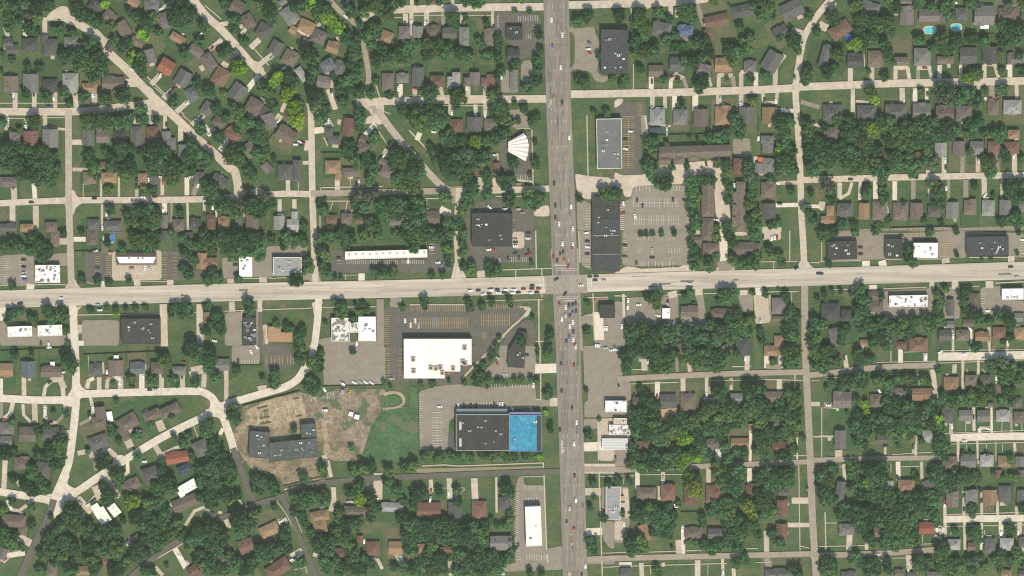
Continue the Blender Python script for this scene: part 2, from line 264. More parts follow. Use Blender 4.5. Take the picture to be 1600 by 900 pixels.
# ------------------------------------------------------------------ what stands where, read off the photograph tile by tile (320 x 180 photo pixels per tile, five units per pixel)
HOUSE = '''
T 0 0
H A 85 655 115 125 0 b; 240 650 120 150 0 g; 390 670 118 105 0 k; 550 645 122 150 0 l; 700 685 115 70 0 t; 885 650 175 100 0 b
H B 62 335 75 70 0 d + 95 388 92 80; 235 350 125 105 0 k; 398 370 110 130 0 d + 350 310 48 70; 555 330 105 85 0 g + 630 360 60 60; 215 130 75 70 0 k; 170 40 90 60 0 d
H C 735 40 80 90 40 k; 855 130 105 85 38 b; 965 225 95 125 -30 b; 1075 325 105 65 30 b; 1045 15 90 70 35 t; 860 370 60 70 30 d
H D 1165 440 95 110 -15 g; 1300 520 115 115 30 R; 1430 610 110 125 30 d; 1500 735 95 105 -25 u
H E 1185 50 115 95 0 g; 1280 160 90 125 -15 p; 1390 300 125 65 30 t; 1530 400 120 70 40 p
T 1 0
H E 35 480 85 130 -32 p; 125 600 120 140 30 r; 260 715 120 125 35 d; 385 830 120 120 30 b; 20 850 90 110 35 d; 480 880 90 80 35 d
H F 255 55 110 110 30 b; 340 165 90 115 -30 b; 460 240 110 120 30 d; 555 370 95 105 30 d; 665 455 115 120 30 b
H G 665 120 110 140 -35 g + 610 15 60 40; 795 205 125 95 25 t; 690 235 60 60 35 t; 890 285 110 110 25 p + 790 330 60 60; 1000 370 100 90 20 t; 960 510 110 90 -30 u; 1055 530 85 110 10 d; 930 640 110 95 10 p; 755 580 60 120 -35 l
H K 1420 290 90 95 20 t; 1560 255 90 100 0 p; 1430 640 95 140 0 b; 1545 610 95 75 0 g; 230 430 90 60 -40 d
T 2 0
H K 65 250 80 90 0 g; 180 245 100 90 0 b; 310 260 110 80 0 d; 425 285 80 150 0 g; 620 290 70 130 0 b
H L 65 600 95 150 0 d; 215 635 110 90 0 r; 325 635 60 75 0 l + 365 620 60 110; 450 640 45 70 0 p + 510 615 75 100; 585 640 50 70 0 r + 635 630 65 100
H O 810 430 100 100 0 k; 815 625 62 165 0 g
T 3 0
H M 370 230 150 110 10 d; 555 240 125 85 0 U; 555 295 105 50 0 g; 800 160 190 90 -12 r + 735 255 70 60; 1005 85 180 95 -12 d; 1390 75 170 130 -25 d; 1300 260 120 110 -30 d; 1230 480 130 160 30 d
H N 325 555 115 95 0 b; 490 500 115 115 0 d; 700 550 100 90 20 p; 850 505 130 110 0 t; 1060 520 100 90 0 p
T 4 0
H M 395 65 150 100 15 g; 685 120 110 150 0 p; 860 120 160 100 0 p + 975 125 70 90; 1115 110 100 100 0 d; 1290 120 155 150 0 g; 1470 115 140 110 0 b; 165 235 170 110 -35 r; 45 440 70 180 15 d; 1590 110 30 90 0 d; 680 10 90 40 0 p
H N 280 475 120 115 0 k; 440 460 120 130 0 b; 640 480 115 70 0 b; 805 445 130 140 0 g; 985 470 130 60 0 b; 1165 435 130 130 0 d; 1340 430 130 135 0 k; 1540 460 140 90 0 p
H Q 105 880 150 130 0 d; 370 885 150 130 0 d; 600 872 170 115 0 d; 800 875 140 135 0 g; 980 885 140 120 0 b; 1130 885 120 120 0 p; 1360 840 90 120 0 b; 1510 835 140 110 0 l

T 0 1
H P 115 178 85 75 0 p; 240 180 115 120 0 r; 393 180 125 145 0 g; 688 170 95 135 0 d; 805 165 105 105 0 p + 778 120 50 60; 938 163 95 110 0 k; 1065 168 100 165 0 d; 1190 150 92 125 0 r; 1322 222 102 95 0 g + 1300 160 65 70; 1430 285 75 115 0 g
H S 65 520 135 75 0 p; 700 490 105 95 0 b; 850 490 120 85 0 t; 1112 500 70 95 0 t; 1205 512 72 90 0 d; 1305 512 75 65 0 r; 1555 490 85 95 0 d
H V 65 878 130 60 0 d; 210 880 105 60 0 t; 400 875 95 80 0 b; 730 855 95 85 0 d; 880 862 140 75 0 d; 1288 832 55 105 0 g; 1395 858 95 95 0 b; 1530 848 88 85 0 k; 805 390 45 55 0 r
T 1 1
H V 50 835 70 120 0 r; 148 840 90 95 0 t; 265 845 60 70 0 d; 370 835 100 115 0 b; 580 840 85 110 0 l + 590 790 50 40; 688 855 95 85 0 l + 702 780 48 55
H J 110 55 95 80 40 b; 220 150 100 120 -32 r; 352 270 95 115 -32 b; 115 515 125 90 30 d; 500 45 105 120 -15 p; 635 150 150 110 30 b; 485 410 70 80 -40 p; 628 447 118 125 0 d + 724 435 62 170
H Z 1010 195 105 70 0 d + 970 135 60 70; 1125 90 95 140 8 r; 1230 255 95 95 25 b + 1235 190 55 55; 1000 405 118 105 0 t + 1042 470 48 75; 1145 445 140 65 0 b; 1430 440 115 100 30 p; 1395 365 70 50 30 p
H I 990 820 90 80 0 r; 1105 808 82 80 0 b; 1245 820 140 50 0 r; 1490 830 170 60 0 p
T 2 1
H I 165 800 140 105 0 b
H Y 365 85 105 110 0 r; 505 72 115 120 0 d; 630 78 100 105 0 b; 680 412 52 85 0 r; 520 442 55 62 0 r
T 3 1
H Q 335 15 118 130 0 l; 515 15 110 125 0 g; 675 20 112 140 0 b; 850 5 125 150 0 t; 1030 0 115 130 0 d; 1210 0 115 130 0 t
H AA 1200 245 90 100 0 g + 1195 190 98 60; 1205 400 100 130 5 g + 1130 415 58 80; 1205 580 118 120 0 b; 1205 752 112 130 0 d
T 4 1
H W 90 145 110 105 0 p; 415 335 60 50 0 r; 530 315 52 60 0 r; 780 320 65 65 0 r; 950 270 95 115 0 l; 1090 260 95 120 0 p; 1230 255 105 105 0 g; 1365 255 95 105 0 r; 1505 255 115 95 0 r; 1520 150 90 70 0 t
H X 65 818 105 62 0 t + 85 745 55 80; 200 740 120 100 0 d; 350 750 85 130 0 t; 475 748 118 150 0 b; 635 750 115 140 0 b; 760 750 100 135 0 b; 902 750 105 90 0 d; 1040 742 100 130 0 g; 1180 720 98 120 0 b; 1322 725 100 125 0 l; 1455 720 95 120 0 g; 1585 720 55 80 0 p
T 3 1
H TW 630 285 560 92 -2 b + 395 350 92 85 + 505 345 90 80 + 620 325 90 60 + 735 310 90 50; 728 645 95 300 0 b; 728 890 95 180 0 b; 965 400 70 125 0 r; 988 712 72 390 0 b + 938 640 36 85 + 940 740 36 85 + 940 835 40 80

T 0 2
H V 1290 40 75 80 0 d; 1380 20 60 40 0 b; 1480 45 60 60 0 d; 905 10 90 30 0 d; 430 65 70 130 0 b; 720 50 90 130 0 b
H U 1575 240 75 130 5 t
T 1 2
H U 45 250 105 75 0 t
H VV 15 680 50 85 0 t
T 3 2
H CC 755 145 130 95 0 b; 1035 145 220 95 0 b; 640 75 90 55 0 b
H DD 585 635 135 85 0 b; 870 650 230 70 0 b; 1285 590 110 130 0 p; 1280 690 80 40 0 b
T 4 2
H EE 90 640 145 140 0 k + 215 665 85 90; 425 510 85 70 0 b; 445 595 110 85 0 b; 1025 600 60 130 0 d; 1210 555 85 130 0 b; 1560 680 70 70 0 g; 1025 735 60 60 0 g; 1165 725 80 60 0 b
H EF 120 830 80 140 -12 p; 350 880 65 55 0 t; 775 895 150 110 0 r; 985 820 100 90 0 d; 1120 820 105 90 0 b; 1275 830 110 75 0 t; 1405 800 100 90 0 r; 1565 805 85 95 0 t; 640 900 90 60 0 r

T 0 3
H HA 45 190 115 105 0 t; 218 185 118 130 0 u; 400 205 165 85 0 b; 750 190 100 100 0 d; 905 175 118 125 0 b; 1075 178 120 95 0 u; 1230 175 100 95 0 b; 1400 195 105 65 0 g
H HB 55 645 112 100 0 g + 48 745 90 75; 215 695 130 120 0 b; 395 690 135 105 0 d
H HC 775 600 115 90 -5 b + 785 520 80 90; 770 755 155 110 -20 d; 1000 600 165 115 -30 b + 970 690 60 120; 1190 545 140 80 -25 b + 1325 510 170 85
H HD 1385 875 180 90 -10 R; 1570 800 120 120 -25 d
T 1 3
H HA 138 150 110 95 0 g
T 3 3
H GA 195 70 95 70 0 d; 395 30 65 55 0 d; 525 40 75 115 0 b; 680 45 60 50 0 b; 860 45 75 95 -20 d; 1005 10 115 140 0 k; 1240 40 140 85 0 t + 1285 -35 70 90
H GB 185 445 90 90 0 b; 420 435 128 115 0 d; 575 438 120 130 0 b; 740 440 90 70 0 d; 955 410 100 75 0 g; 1250 400 150 85 0 b
H GC 215 780 120 70 0 r; 770 770 112 78 0 d; 980 762 142 80 0 t; 1072 638 50 55 0 t; 1290 790 120 75 0 r; 465 790 55 55 0 d; 1285 610 80 60 0 p
T 4 3
H GD 180 425 145 130 0 p; 440 430 95 105 0 b; 615 370 118 70 0 p; 800 382 152 98 0 t
H GF 1030 305 115 125 0 t; 1185 275 95 90 0 b; 1300 270 85 85 0 d; 1400 345 48 90 0 b; 1550 300 70 60 0 d; 1550 445 70 80 0 b
H GG 1005 545 95 125 0 d; 1145 545 110 85 0 g; 1285 550 105 95 0 g; 1435 550 110 92 0 l; 1562 560 85 90 0 b; 1340 465 45 40 0 p
H GH 165 735 90 150 0 p; 490 735 85 60 0 d; 725 725 60 65 0 b; 850 705 95 92 0 l

T 0 4
H HB 170 20 120 100 0 b; 335 75 110 125 0 d
H JB 110 470 190 100 5 b + 175 545 70 80; 15 720 80 90 20 p; 410 845 85 130 8 b; 645 860 110 75 0 t; 820 785 90 80 0 r
H HD 1440 65 110 70 -25 n; 1175 105 130 110 -20 d; 1025 190 150 90 -30 b; 1450 325 220 95 -22 b; 1045 620 120 50 -40 p
H JC 1510 860 90 85 -30 r
T 1 4
H JC 505 540 155 95 -25 t; 325 665 120 110 -20 r; 145 770 80 70 -30 d; 575 840 200 115 -35 r
H JD 900 430 150 85 -10 t + 900 510 105 110; 1180 395 195 80 3 b; 1465 362 175 75 2 l; 1060 730 95 85 0 r; 1315 685 105 115 0 r; 1490 680 112 105 0 t; 1215 610 50 55 0 r
T 2 4
H KA 150 390 190 130 0 r; 355 400 115 165 0 d; 545 385 115 145 0 r; 740 335 95 110 0 d
H KB 715 640 170 110 0 g; 460 690 150 70 0 d; 295 695 120 45 0 r; 75 690 95 85 0 t
T 3 4
H LA 250 252 155 90 0 b; 420 250 115 130 0 r; 590 270 100 160 0 r; 785 260 140 145 0 r; 1065 225 80 82 0 r; 1320 245 80 60 0 d
H LB 1312 375 90 140 0 r; 1310 562 92 150 0 r + 1300 512 70 55
H LC 240 560 75 140 -22 t; 615 565 135 92 0 b; 790 570 120 80 0 d
H LD 90 880 90 80 0 d; 1280 885 210 80 0 d
T 4 4
H LE 165 240 75 165 8 d; 555 190 50 72 0 l; 680 195 132 95 0 t; 860 195 112 78 0 g
H LF 215 535 120 90 0 p; 460 560 70 70 0 b; 840 525 120 95 0 R
H GI 1020 25 120 110 0 b; 1165 0 125 110 0 g; 1310 0 105 95 0 l; 1450 5 108 90 0 t; 1570 5 75 80 0 g; 1402 102 50 62 0 r; 1580 100 50 60 0 d
H LG 1040 300 98 130 0 b; 1190 285 98 110 0 g; 1335 282 110 115 0 t; 1450 260 102 135 0 d; 1580 280 75 110 0 d
H LH 1050 655 108 88 0 l; 1190 670 62 62 0 b; 1335 662 88 120 0 d; 1465 650 108 92 0 l; 1590 640 65 80 0 d
H LI 230 895 120 60 0 d; 625 880 70 70 0 b; 730 895 92 50 0 d; 900 895 120 60 0 p; 1460 885 85 70 0 t; 1590 885 60 60 0 d
'''
TREE = '''
T 0 0
20 60 60;110 60 60;60 130 60;130 180 55;60 225 40m;290 60 60;370 40 60;290 150 60;240 220 60;290 250 40;600 60 60;640 120 60;590 30 50;700 150 60;760 180 55;820 30 45b;470 240 50;560 255 45;880 210 50m;420 230 35m;500 450 60;560 420 60;640 430 70;720 350 70;740 420 75;680 510 80m;780 480 70;800 560 60m;720 590 70m;620 520 55;900 330 50;960 370 55;1000 330 50;880 450 45b;940 440 45b;1020 480 40b;1040 420 35b;1090 520 65;1110 580 45;1100 450 50;1140 170 60;1185 135 50;1100 265 45b;1140 300 35b;1060 130 50;1010 100 40;1400 80 85;1450 150 75;1360 150 65;1430 50 60;1500 110 50;1440 400 55;1560 330 50;1350 810 52;1540 660 50;1590 210 50;200 740 45;370 755 52;500 730 50m;540 810 38;655 760 55;670 850 60;830 780 65m;960 750 70;1010 825 75;900 850 60;1095 850 55;230 860 58;790 870 50;310 540 45;220 530 40;95 465 35m;20 420 25;15 560 20;1180 230 40;1250 260 40;1340 60 50;380 60 45;200 30 40;30 20 45
T 1 0
150 20 60;230 160 60;230 220 50;500 90 65;430 40 50;520 150 50;760 40 65;830 30 55b;700 60 50;880 70 60;950 130 60b;1000 180 60b;1040 220 55b;960 80 55;880 130 50m;1100 290 60;1150 350 60;1180 430 60m;1190 300 50;1240 100 55m;1140 90 60;1120 60 45;1350 50 70;1430 100 65m;1480 40 50;1540 20 45;1310 200 35m;1350 230 55;1280 280 60;1300 350 50;1390 380 55;1440 440 65m;1530 400 55;1500 480 60m;1580 380 60;1340 480 55;1150 500 60;1200 520 55;1170 600 60;1110 640 60;1060 700 55;1270 640 55;1290 740 50m;1200 730 55;1080 790 60;1150 690 45;1340 640 35m;800 420 70;850 460 60;860 550 55m;820 620 50;700 640 50m;640 600 60;580 590 55b;540 640 50b;650 720 60b;620 770 35b;500 720 60m;520 790 50;450 600 55;430 670 50;270 530 70b;240 560 40b;330 430 50;180 390 45;130 420 45;300 330 45;840 750 70;900 780 60;700 840 70b;860 850 60m;940 860 50;740 850 45;270 880 50;90 860 50;40 720 60;150 740 40;220 830 40;550 850 45;1540 850 55;1200 860 45;1000 600 30;1450 750 40;1590 470 45;1270 560 35;980 240 45;1210 190 40
T 2 0
500 50 75m;540 20 60m;440 10 50;330 130 60;350 200 45;440 160 30;140 340 60;220 350 55;80 350 45;300 370 55;150 430 60m;260 440 55m;400 420 60;470 450 50m;550 330 45;570 370 40;610 440 55m;690 310 45;700 360 40;690 450 50;720 560 45m;690 600 35;160 730 75m;210 770 60;380 750 75m;360 820 50;650 740 60;690 760 45;690 840 70;740 850 55;60 870 70;150 870 65;230 870 60;920 690 55;980 620 45;1010 640 50;1010 540 50;1000 470 45;1020 400 40;1010 270 45;830 500 45m;800 530 35;820 90 25;935 90 25;820 810 30;895 850 45;1400 110 50;1380 150 45;1320 170 50;1430 40 40;1330 630 55;1370 660 50m;1490 240 40;1480 440 35;1490 520 45m;1500 570 35;1590 620 35;1440 880 30;1540 890 40;600 180 30;870 0 40;150 20 30;230 20 30;60 30 20
T 3 0
40 130 60;200 130 70;230 220 60;180 190 50;340 90 45;560 90 75;600 140 60;330 10 45;430 150 35;160 330 60;230 290 50;220 400 65m;310 400 60m;170 420 50;400 310 55m;480 280 40m;460 370 45;540 360 45;650 330 60;700 340 60;620 490 60m;560 480 55;740 400 60;690 450 45;980 210 45;900 390 60;960 410 60m;1040 380 55;1060 310 55m;1010 320 40;930 480 50;880 420 45;1200 40 70m;1150 110 60;1210 130 55;1080 60 40;1400 320 65;1430 390 50m;1380 260 40;1500 590 60;1520 560 50;1490 640 40;690 640 65;660 690 50;1190 590 40;1070 610 40;1080 790 45;530 820 40;90 620 45;60 660 40;200 540 40;390 620 40m;880 620 25;500 640 25;1580 250 40;1520 130 40;1380 110 0;780 20 40;1300 300 40;600 60 45
T 4 0
110 120 60;130 170 45;300 30 50m;270 60 45m;340 150 70m;420 170 70m;460 210 55;320 240 45;290 340 60b;250 350 40b;410 290 65m;370 340 55;530 170 65m;560 240 60m;600 60 60;560 30 55;500 340 55;530 420 65m;560 480 50m;780 310 50m;780 30 55m;880 60 50;980 90 55m;1010 120 50m;1000 20 60;1180 30 60m;1230 60 40s;1480 50 40s;1430 200 55;1500 220 65;1570 250 60;1540 320 55m;900 380 55;1000 390 60m;1060 400 45m;960 310 60;1080 320 60;1200 310 55;1300 330 55;1440 330 55;1420 420 40m;150 430 65m;60 560 60;130 530 45m;520 600 45;540 650 35;400 720 60m;430 780 50b;1000 730 95s;1080 780 80m;950 680 60;1150 740 75m;1240 800 65;1160 610 55b;1230 580 60;800 720 35;1300 710 30;1440 700 55m;1580 550 50;1430 560 35;390 560 25;1590 30 50;1450 290 40;1560 440 40

T 0 1
270 50 60m;20 60 40;150 120 30;680 40 70;760 40 70m;850 50 75m;930 60 70m;1000 40 65m;700 90 45;1110 40 50m;1220 40 40;60 290 85m;110 370 80m;30 380 70;150 250 60;240 290 60;330 290 65;400 330 65;280 370 75;370 410 80;430 450 70m;220 440 80;300 490 70;390 520 60;160 470 50;230 170 0;700 310 50;700 370 60;730 430 60;690 330 45;760 470 40;820 290 40;880 330 55;860 410 45m;960 260 70m;1020 260 50;920 250 45;940 310 50;1000 340 40m;1100 280 40;940 400 55;1010 390 70;980 480 55m;1040 440 50;1220 270 80;1290 310 70;1180 300 55;1180 390 70;1270 380 65m;1330 380 70;1350 470 75m;1400 410 60;1290 440 50m;1500 240 60;1480 330 70m;1560 310 60m;1500 420 50;1580 380 60;1560 100 50;1490 200 45;855 590 55m;1130 590 50;1200 590 45;1210 450 35;860 740 48;990 780 40;1000 840 35;1070 750 55;1130 760 60;1180 740 55;1210 800 65;1130 850 60;1060 840 45m;1200 870 50m;1410 770 38;1590 520 40;80 120 20;1330 520 45m;1580 130 50
T 1 1
170 30 45m;280 40 60m;350 60 55m;250 110 40;430 100 60m;110 180 60;400 170 65m;460 200 50;440 140 50m;300 260 30;210 320 75;260 350 65m;180 340 55;230 280 60;30 340 60;20 380 50m;400 300 55m;330 430 60;370 470 60m;440 330 50;480 270 45;540 350 30;720 40 72b;900 20 55m;1220 30 60;1210 100 45;1130 240 55;1110 300 60;1160 330 60m;1200 380 50m;1320 180 55;1300 390 60;1270 330 45;1290 510 50;1310 460 50;1490 300 65;1540 370 65m;1480 380 55;1580 320 60;1540 470 60;1570 560 60m;1500 520 55;1450 600 50m;60 590 70;20 560 60m;90 650 60m;40 680 50;160 690 65m;130 720 60m;220 720 55;330 610 45p;400 620 70p;470 650 60p;370 700 80m;450 720 75;510 700 60;300 690 60p;330 740 50m;250 780 45;420 770 60;1210 630 60p;1170 690 50;1280 650 60p;1240 720 60m;1330 620 50p;1380 700 70;1450 720 75m;1530 700 70;1400 770 60m;1500 780 55;1580 760 60m;920 740 55;900 700 35;940 660 20;1290 860 60;1190 790 35;1340 870 50;1570 860 40;780 870 40;1420 840 30;980 880 30
T 2 1
60 30 90m;160 40 85m;240 50 75m;130 90 60m;270 30 60;310 130 40;320 200 65m;270 190 50;160 240 30;180 290 45;200 350 40;300 350 90;390 330 85;370 430 90m;290 430 70;450 300 75;470 400 75;540 330 70;590 310 60;560 380 60;330 480 60m;440 480 60;480 540 65;500 610 60m;450 640 50;410 210 50;515 200 60b;610 200 60m;680 180 60;740 140 60;740 40 60m;690 30 50;790 60 40;590 470 60m;610 510 50m;720 500 60;740 550 45;800 490 40;810 380 52;960 50 45;985 380 48;1000 20 35;980 220 30;940 470 25;610 630 55;790 630 50;780 680 45;760 680 40;930 610 50;940 680 60;1010 660 65m;970 710 50;1000 620 45;1450 630 60;1520 610 60;1580 620 60;1500 670 50;1590 680 50;1330 660 35;40 400 70;80 450 60;20 480 70;30 560 70m;60 680 70;20 740 75;60 820 65m;20 870 50;100 730 50;250 600 60m;280 650 60m;230 590 50p;390 690 55;410 750 45m;430 700 40m;390 830 40;400 880 35;290 850 55;350 870 40m;480 700 35;120 870 50;640 840 40m;590 790 30;850 50 30;300 880 35
T 3 1
260 230 50m;310 210 50m;300 270 50m;270 190 40;270 360 50;290 420 55m;240 410 40;280 470 50;400 530 65;350 540 60;310 500 40;420 490 50;450 410 35;565 400 35;800 380 42;410 230 30s;940 40 60;880 150 60m;820 180 55m;760 180 50m;960 70 60;1000 100 50m;1300 60 70m;1360 50 60;1330 120 50;1340 180 55m;1280 280 45b;1330 230 60m;1380 290 60;1330 380 85m;1390 430 60;1300 440 60m;1420 160 40s;1520 110 60;1510 180 55;1480 60 45;1590 220 60;1540 280 75;1590 340 70;1530 400 55;1560 440 60m;880 380 45;880 440 50;870 520 40;900 580 45m;600 510 50;620 570 60m;640 640 60;610 700 60m;620 780 60m;640 850 60m;700 500 55;760 510 50;590 620 40;890 670 45;870 860 45;800 880 35;1050 400 60;1060 470 60s;1090 520 55m;1080 620 60;1060 700 60m;1100 780 60m;1060 820 55;1110 860 50m;1030 430 45;1220 860 45;1280 850 40;1380 590 40;1540 620 38;1520 770 45;1560 830 50m;1480 720 35s;1440 250 30;20 610 55;700 250 25;590 180 20;650 190 20;1080 570 50;1220 490 40;980 160 45m;1290 330 45m
T 4 1
150 40 55;240 60 60;210 120 70;260 150 75m;320 190 75m;410 100 65b;390 160 60m;340 80 50m;500 100 60m;480 40 55;560 60 60;600 140 70m;550 190 70;680 110 75m;650 200 70m;620 240 60m;760 90 65m;780 160 70m;720 230 60m;850 120 65m;830 210 60;920 150 65m;1000 80 60;1010 160 65m;1060 120 55;900 60 55;820 40 50;1160 60 50;1200 90 45;1170 150 50m;1290 150 40m;1370 140 50m;1430 140 50m;1400 190 40m;1250 50 50;180 230 55;90 260 70;40 230 60;30 320 65m;80 370 70m;150 300 65;240 290 70m;230 370 75m;300 330 65m;330 400 65m;280 430 60m;380 250 60;460 280 55;480 390 60;440 360 55;430 440 50;510 460 60m;600 330 70m;620 400 65m;560 400 45;700 330 55m;680 400 60m;740 400 60m;740 460 50m;850 290 45m;860 250 50;830 360 50;900 370 55s;880 400 45s;60 550 60p;90 600 55;100 660 50;380 570 40;360 620 45;500 580 45;500 640 45;500 510 40m;900 550 55;930 600 65m;930 680 65m;960 650 50;1320 380 70;1330 450 60m;1360 430 50m;1290 340 40;1280 480 40m;1215 560 38;1490 550 65;1500 620 60;1540 660 50m;1590 540 50;1590 640 45;1360 630 25;1240 360 0;1180 290 40m;1460 330 45;1440 290 35;1590 350 40;170 820 25;470 870 40m;1430 840 45m;1500 800 50m;1540 780 50;1560 850 45m;1410 830 35;820 820 30;540 820 35;500 690 30;660 690 25;950 840 30;40 100 40;270 860 40;190 860 50

T 0 2
30 130 50;100 110 60;160 130 50m;250 60 60;300 120 65m;230 170 50;340 200 65m;390 150 50;500 30 35;100 440 38;100 490 38m;640 390 40;760 420 38m;770 380 30;850 410 32;1010 390 32;1090 80 75m;1170 60 70;1150 130 60m;1040 40 50;1060 120 50;1230 50 50;960 150 40;1430 60 45m;1480 110 50m;1560 110 60;1450 180 60;1510 230 50m;1440 300 45;1470 350 55;1525 420 45;1590 30 50;1340 20 40;640 20 30;840 100 40;1220 100 50;90 650 48;150 640 45;60 700 38;240 690 40;370 620 55;400 690 60m;480 620 45;500 680 45;520 790 35m;280 690 35;705 625 32;835 610 30;905 615 32;910 655 25b;985 610 27;1060 612 32;1140 610 30;1380 610 55;1460 600 55m;1420 650 45;1480 660 45m;1340 660 30;530 880 25;1590 780 35;1480 800 0;1000 690 25;1200 690 30;70 750 25;1595 600 25
T 1 2
40 80 60;150 60 70;260 60 80;360 80 80;180 140 70m;300 160 75m;400 150 70m;430 70 60;220 210 50m;430 210 50m;60 150 50;520 80 40m;640 60 60;700 90 55;620 130 40;780 100 45;770 60 40;800 240 45;820 300 50m;770 320 35;710 390 62;720 350 45;300 420 60m;360 420 50m;270 390 40m;60 340 60;30 400 50m;150 440 42m;110 380 45;900 150 50;940 200 55m;920 270 50;960 330 45m;900 60 50m;980 60 65m;1070 40 70m;1140 70 55;1250 40 55m;1350 50 45m;1500 40 50m;1580 30 55;1100 110 45;1330 330 42;1390 320 45;1480 320 42m;1430 350 40m;1340 360 30;1020 370 25;1065 375 22;340 570 52;350 630 48m;340 680 30;30 590 35;100 680 55;120 760 65m;60 730 50;20 790 40;1070 600 60;1070 660 50m;1180 580 22;1240 580 32;1210 640 35m;1270 630 35;1160 700 38;1540 610 32;1490 600 0;740 820 50;770 780 40;560 735 35;640 765 40;940 720 22;740 870 50;680 770 30;1010 550 30
T 2 2
50 30 75m;30 110 70;120 40 75m;180 30 60m;250 30 65m;310 30 50m;220 80 40m;420 30 50m;410 100 45;430 160 40m;400 190 30;290 140 55;295 210 45;300 260 35;420 280 40;480 320 50m;490 280 40;480 360 38b;620 280 42;630 330 50m;680 310 50m;690 360 38m;175 360 35m;260 355 35m;215 370 25;950 255 22;120 555 48;120 600 30;455 560 35;475 620 40s;570 600 38m;640 555 32;640 585 22;780 555 38;790 585 25;1100 810 40;1090 840 35;870 840 40;880 880 40;1385 570 25;1385 800 38m;1390 790 30;1395 575 20;960 680 22;820 380 20;1090 890 30;700 840 25
T 3 2
620 160 48;640 220 55m;620 270 50m;600 100 35;740 240 50;740 290 48m;800 200 35;890 40 45;920 100 50;800 60 45;1100 40 60m;1090 20 40;930 230 55;990 260 55m;1060 240 60m;1120 200 45;1100 270 45m;1210 150 40;1230 200 35;1290 200 45;1300 250 40;210 35 24;250 35 24;300 30 24;470 20 30;370 30 28;300 400 65s;340 430 45s;290 470 55m;320 530 65m;330 590 45m;260 530 40;360 490 40m;560 470 50;590 490 40m;550 520 30m;820 430 45s;850 460 50s;930 430 50s;870 510 65m;930 480 45m;820 560 35;1060 410 22s;1180 500 35m;1080 490 25m;1340 520 45;1380 620 40;1370 670 60;1400 740 55;1360 760 55;1390 820 60;1350 830 50;140 790 65m;220 760 65m;130 860 60;300 810 65;250 860 60;380 750 45;400 800 60m;450 840 60m;430 760 45m;350 880 50;500 760 40m;560 800 60;620 850 60;570 880 50;680 830 60m;660 770 50;760 740 55;820 800 75s;800 860 60m;740 870 50;900 690 50;960 660 50;920 750 60m;1000 740 60;940 820 60m;1030 790 55m;1060 700 45;880 830 55;1140 800 35;1150 860 35;1560 700 45;1590 760 60;1540 780 45;1580 840 60m;1530 870 40;1590 540 30;1430 680 40;1280 460 15;600 10 40;470 870 40
T 4 2
30 30 60m;120 20 50;280 20 40m;450 10 40m;870 20 40;1070 10 30;700 150 50;690 210 50;730 250 50m;690 270 35;1075 190 26;1200 210 36;1270 225 18;1345 225 22;1410 210 28;1545 180 20;80 265 35;80 295 25;30 440 45;320 460 55;310 510 50;340 560 60m;330 630 65m;300 690 55m;370 660 45m;390 540 35;490 510 32;40 500 35;100 490 30;170 480 25;920 500 40m;950 560 55m;930 610 45;990 460 35;940 660 40;1130 560 50m;1140 490 40;1180 465 30;1150 620 45;1090 490 25;1200 660 60;1260 690 50;1460 650 35s;1480 700 60;1400 670 45m;1490 750 45;1330 720 40;180 800 48;170 860 45;30 740 50m;320 770 40;380 740 60m;440 760 60;500 720 60m;560 760 70m;480 830 65;560 850 60s;620 800 60m;660 720 60;700 780 60m;740 720 55;520 890 50;430 870 50;840 700 55;850 770 40;900 700 45;940 700 55m;870 760 45;1500 840 35;1440 870 30;900 770 20;60 600 0;250 500 25;1560 10 30;1520 720 30;680 850 30;220 760 40

T 0 3
540 110 65;520 60 40;560 190 50;570 150 45;500 100 40;120 80 40;250 60 30;1030 270 45;1030 310 28;1190 270 50m;1360 270 45m;1380 310 30m;1525 300 40m;1530 260 35;1290 120 60m;1250 80 40;1500 20 70;1560 40 60;1540 90 60m;1450 60 30;415 530 28;515 540 35m;100 600 40m;460 790 75m;420 820 70;490 740 60;390 860 60;480 860 60;300 680 40;270 640 30;370 640 35;40 850 60;110 830 40;690 830 30;820 870 50;880 680 45m;1080 710 45m;910 440 30;1180 620 38;1430 770 50;1360 710 30;1480 710 35;1590 620 45;1340 550 35;1080 870 45m;860 640 35;300 860 45;160 640 20;880 290 22;700 540 18;1470 60 30;930 750 35;1500 860 35
T 1 3
40 100 75;30 180 60m;20 40 50;80 250 55;250 190 38;240 230 30;450 250 24;550 230 48m;560 290 50m;540 310 40;530 200 30;760 80 50;740 120 40;860 40 45m;840 130 55;880 180 50;830 280 55m;870 350 55m;850 330 60;910 60 35;890 120 50;800 330 40;230 480 50s;220 540 60;250 590 45m;200 500 45;1160 50 30;30 620 60m;20 690 50;110 840 60;140 870 50;60 800 50;40 860 45;700 655 35;80 760 45;170 880 30;1400 290 25m;1450 320 20m;1150 800 30m;760 30 40;720 20 30
T 2 3
1090 30 40;1080 80 45m;1390 390 0;1090 350 30;1080 390 45m;530 290 48;430 290 28;180 300 40;90 310 25;310 280 20;650 60 30m;640 90 35;580 160 35;560 250 50m;620 260 35m;690 280 30m;750 280 28m;820 270 30m;880 270 32m;950 265 30m;990 280 28m;1000 60 20;1000 20 20;1100 660 35;1105 620 25;1065 525 25b;170 840 35m;240 870 45m;320 860 40m;420 860 50;480 880 40m;560 860 40m;640 870 50m;720 850 40;760 880 35m;820 870 40;900 870 40;960 860 40;120 870 45m;210 890 35m;590 870 40m;1400 700 40;1480 580 20;680 10 35m;520 180 25;1380 350 20;670 850 40;350 880 40;1020 870 30b
T 3 3
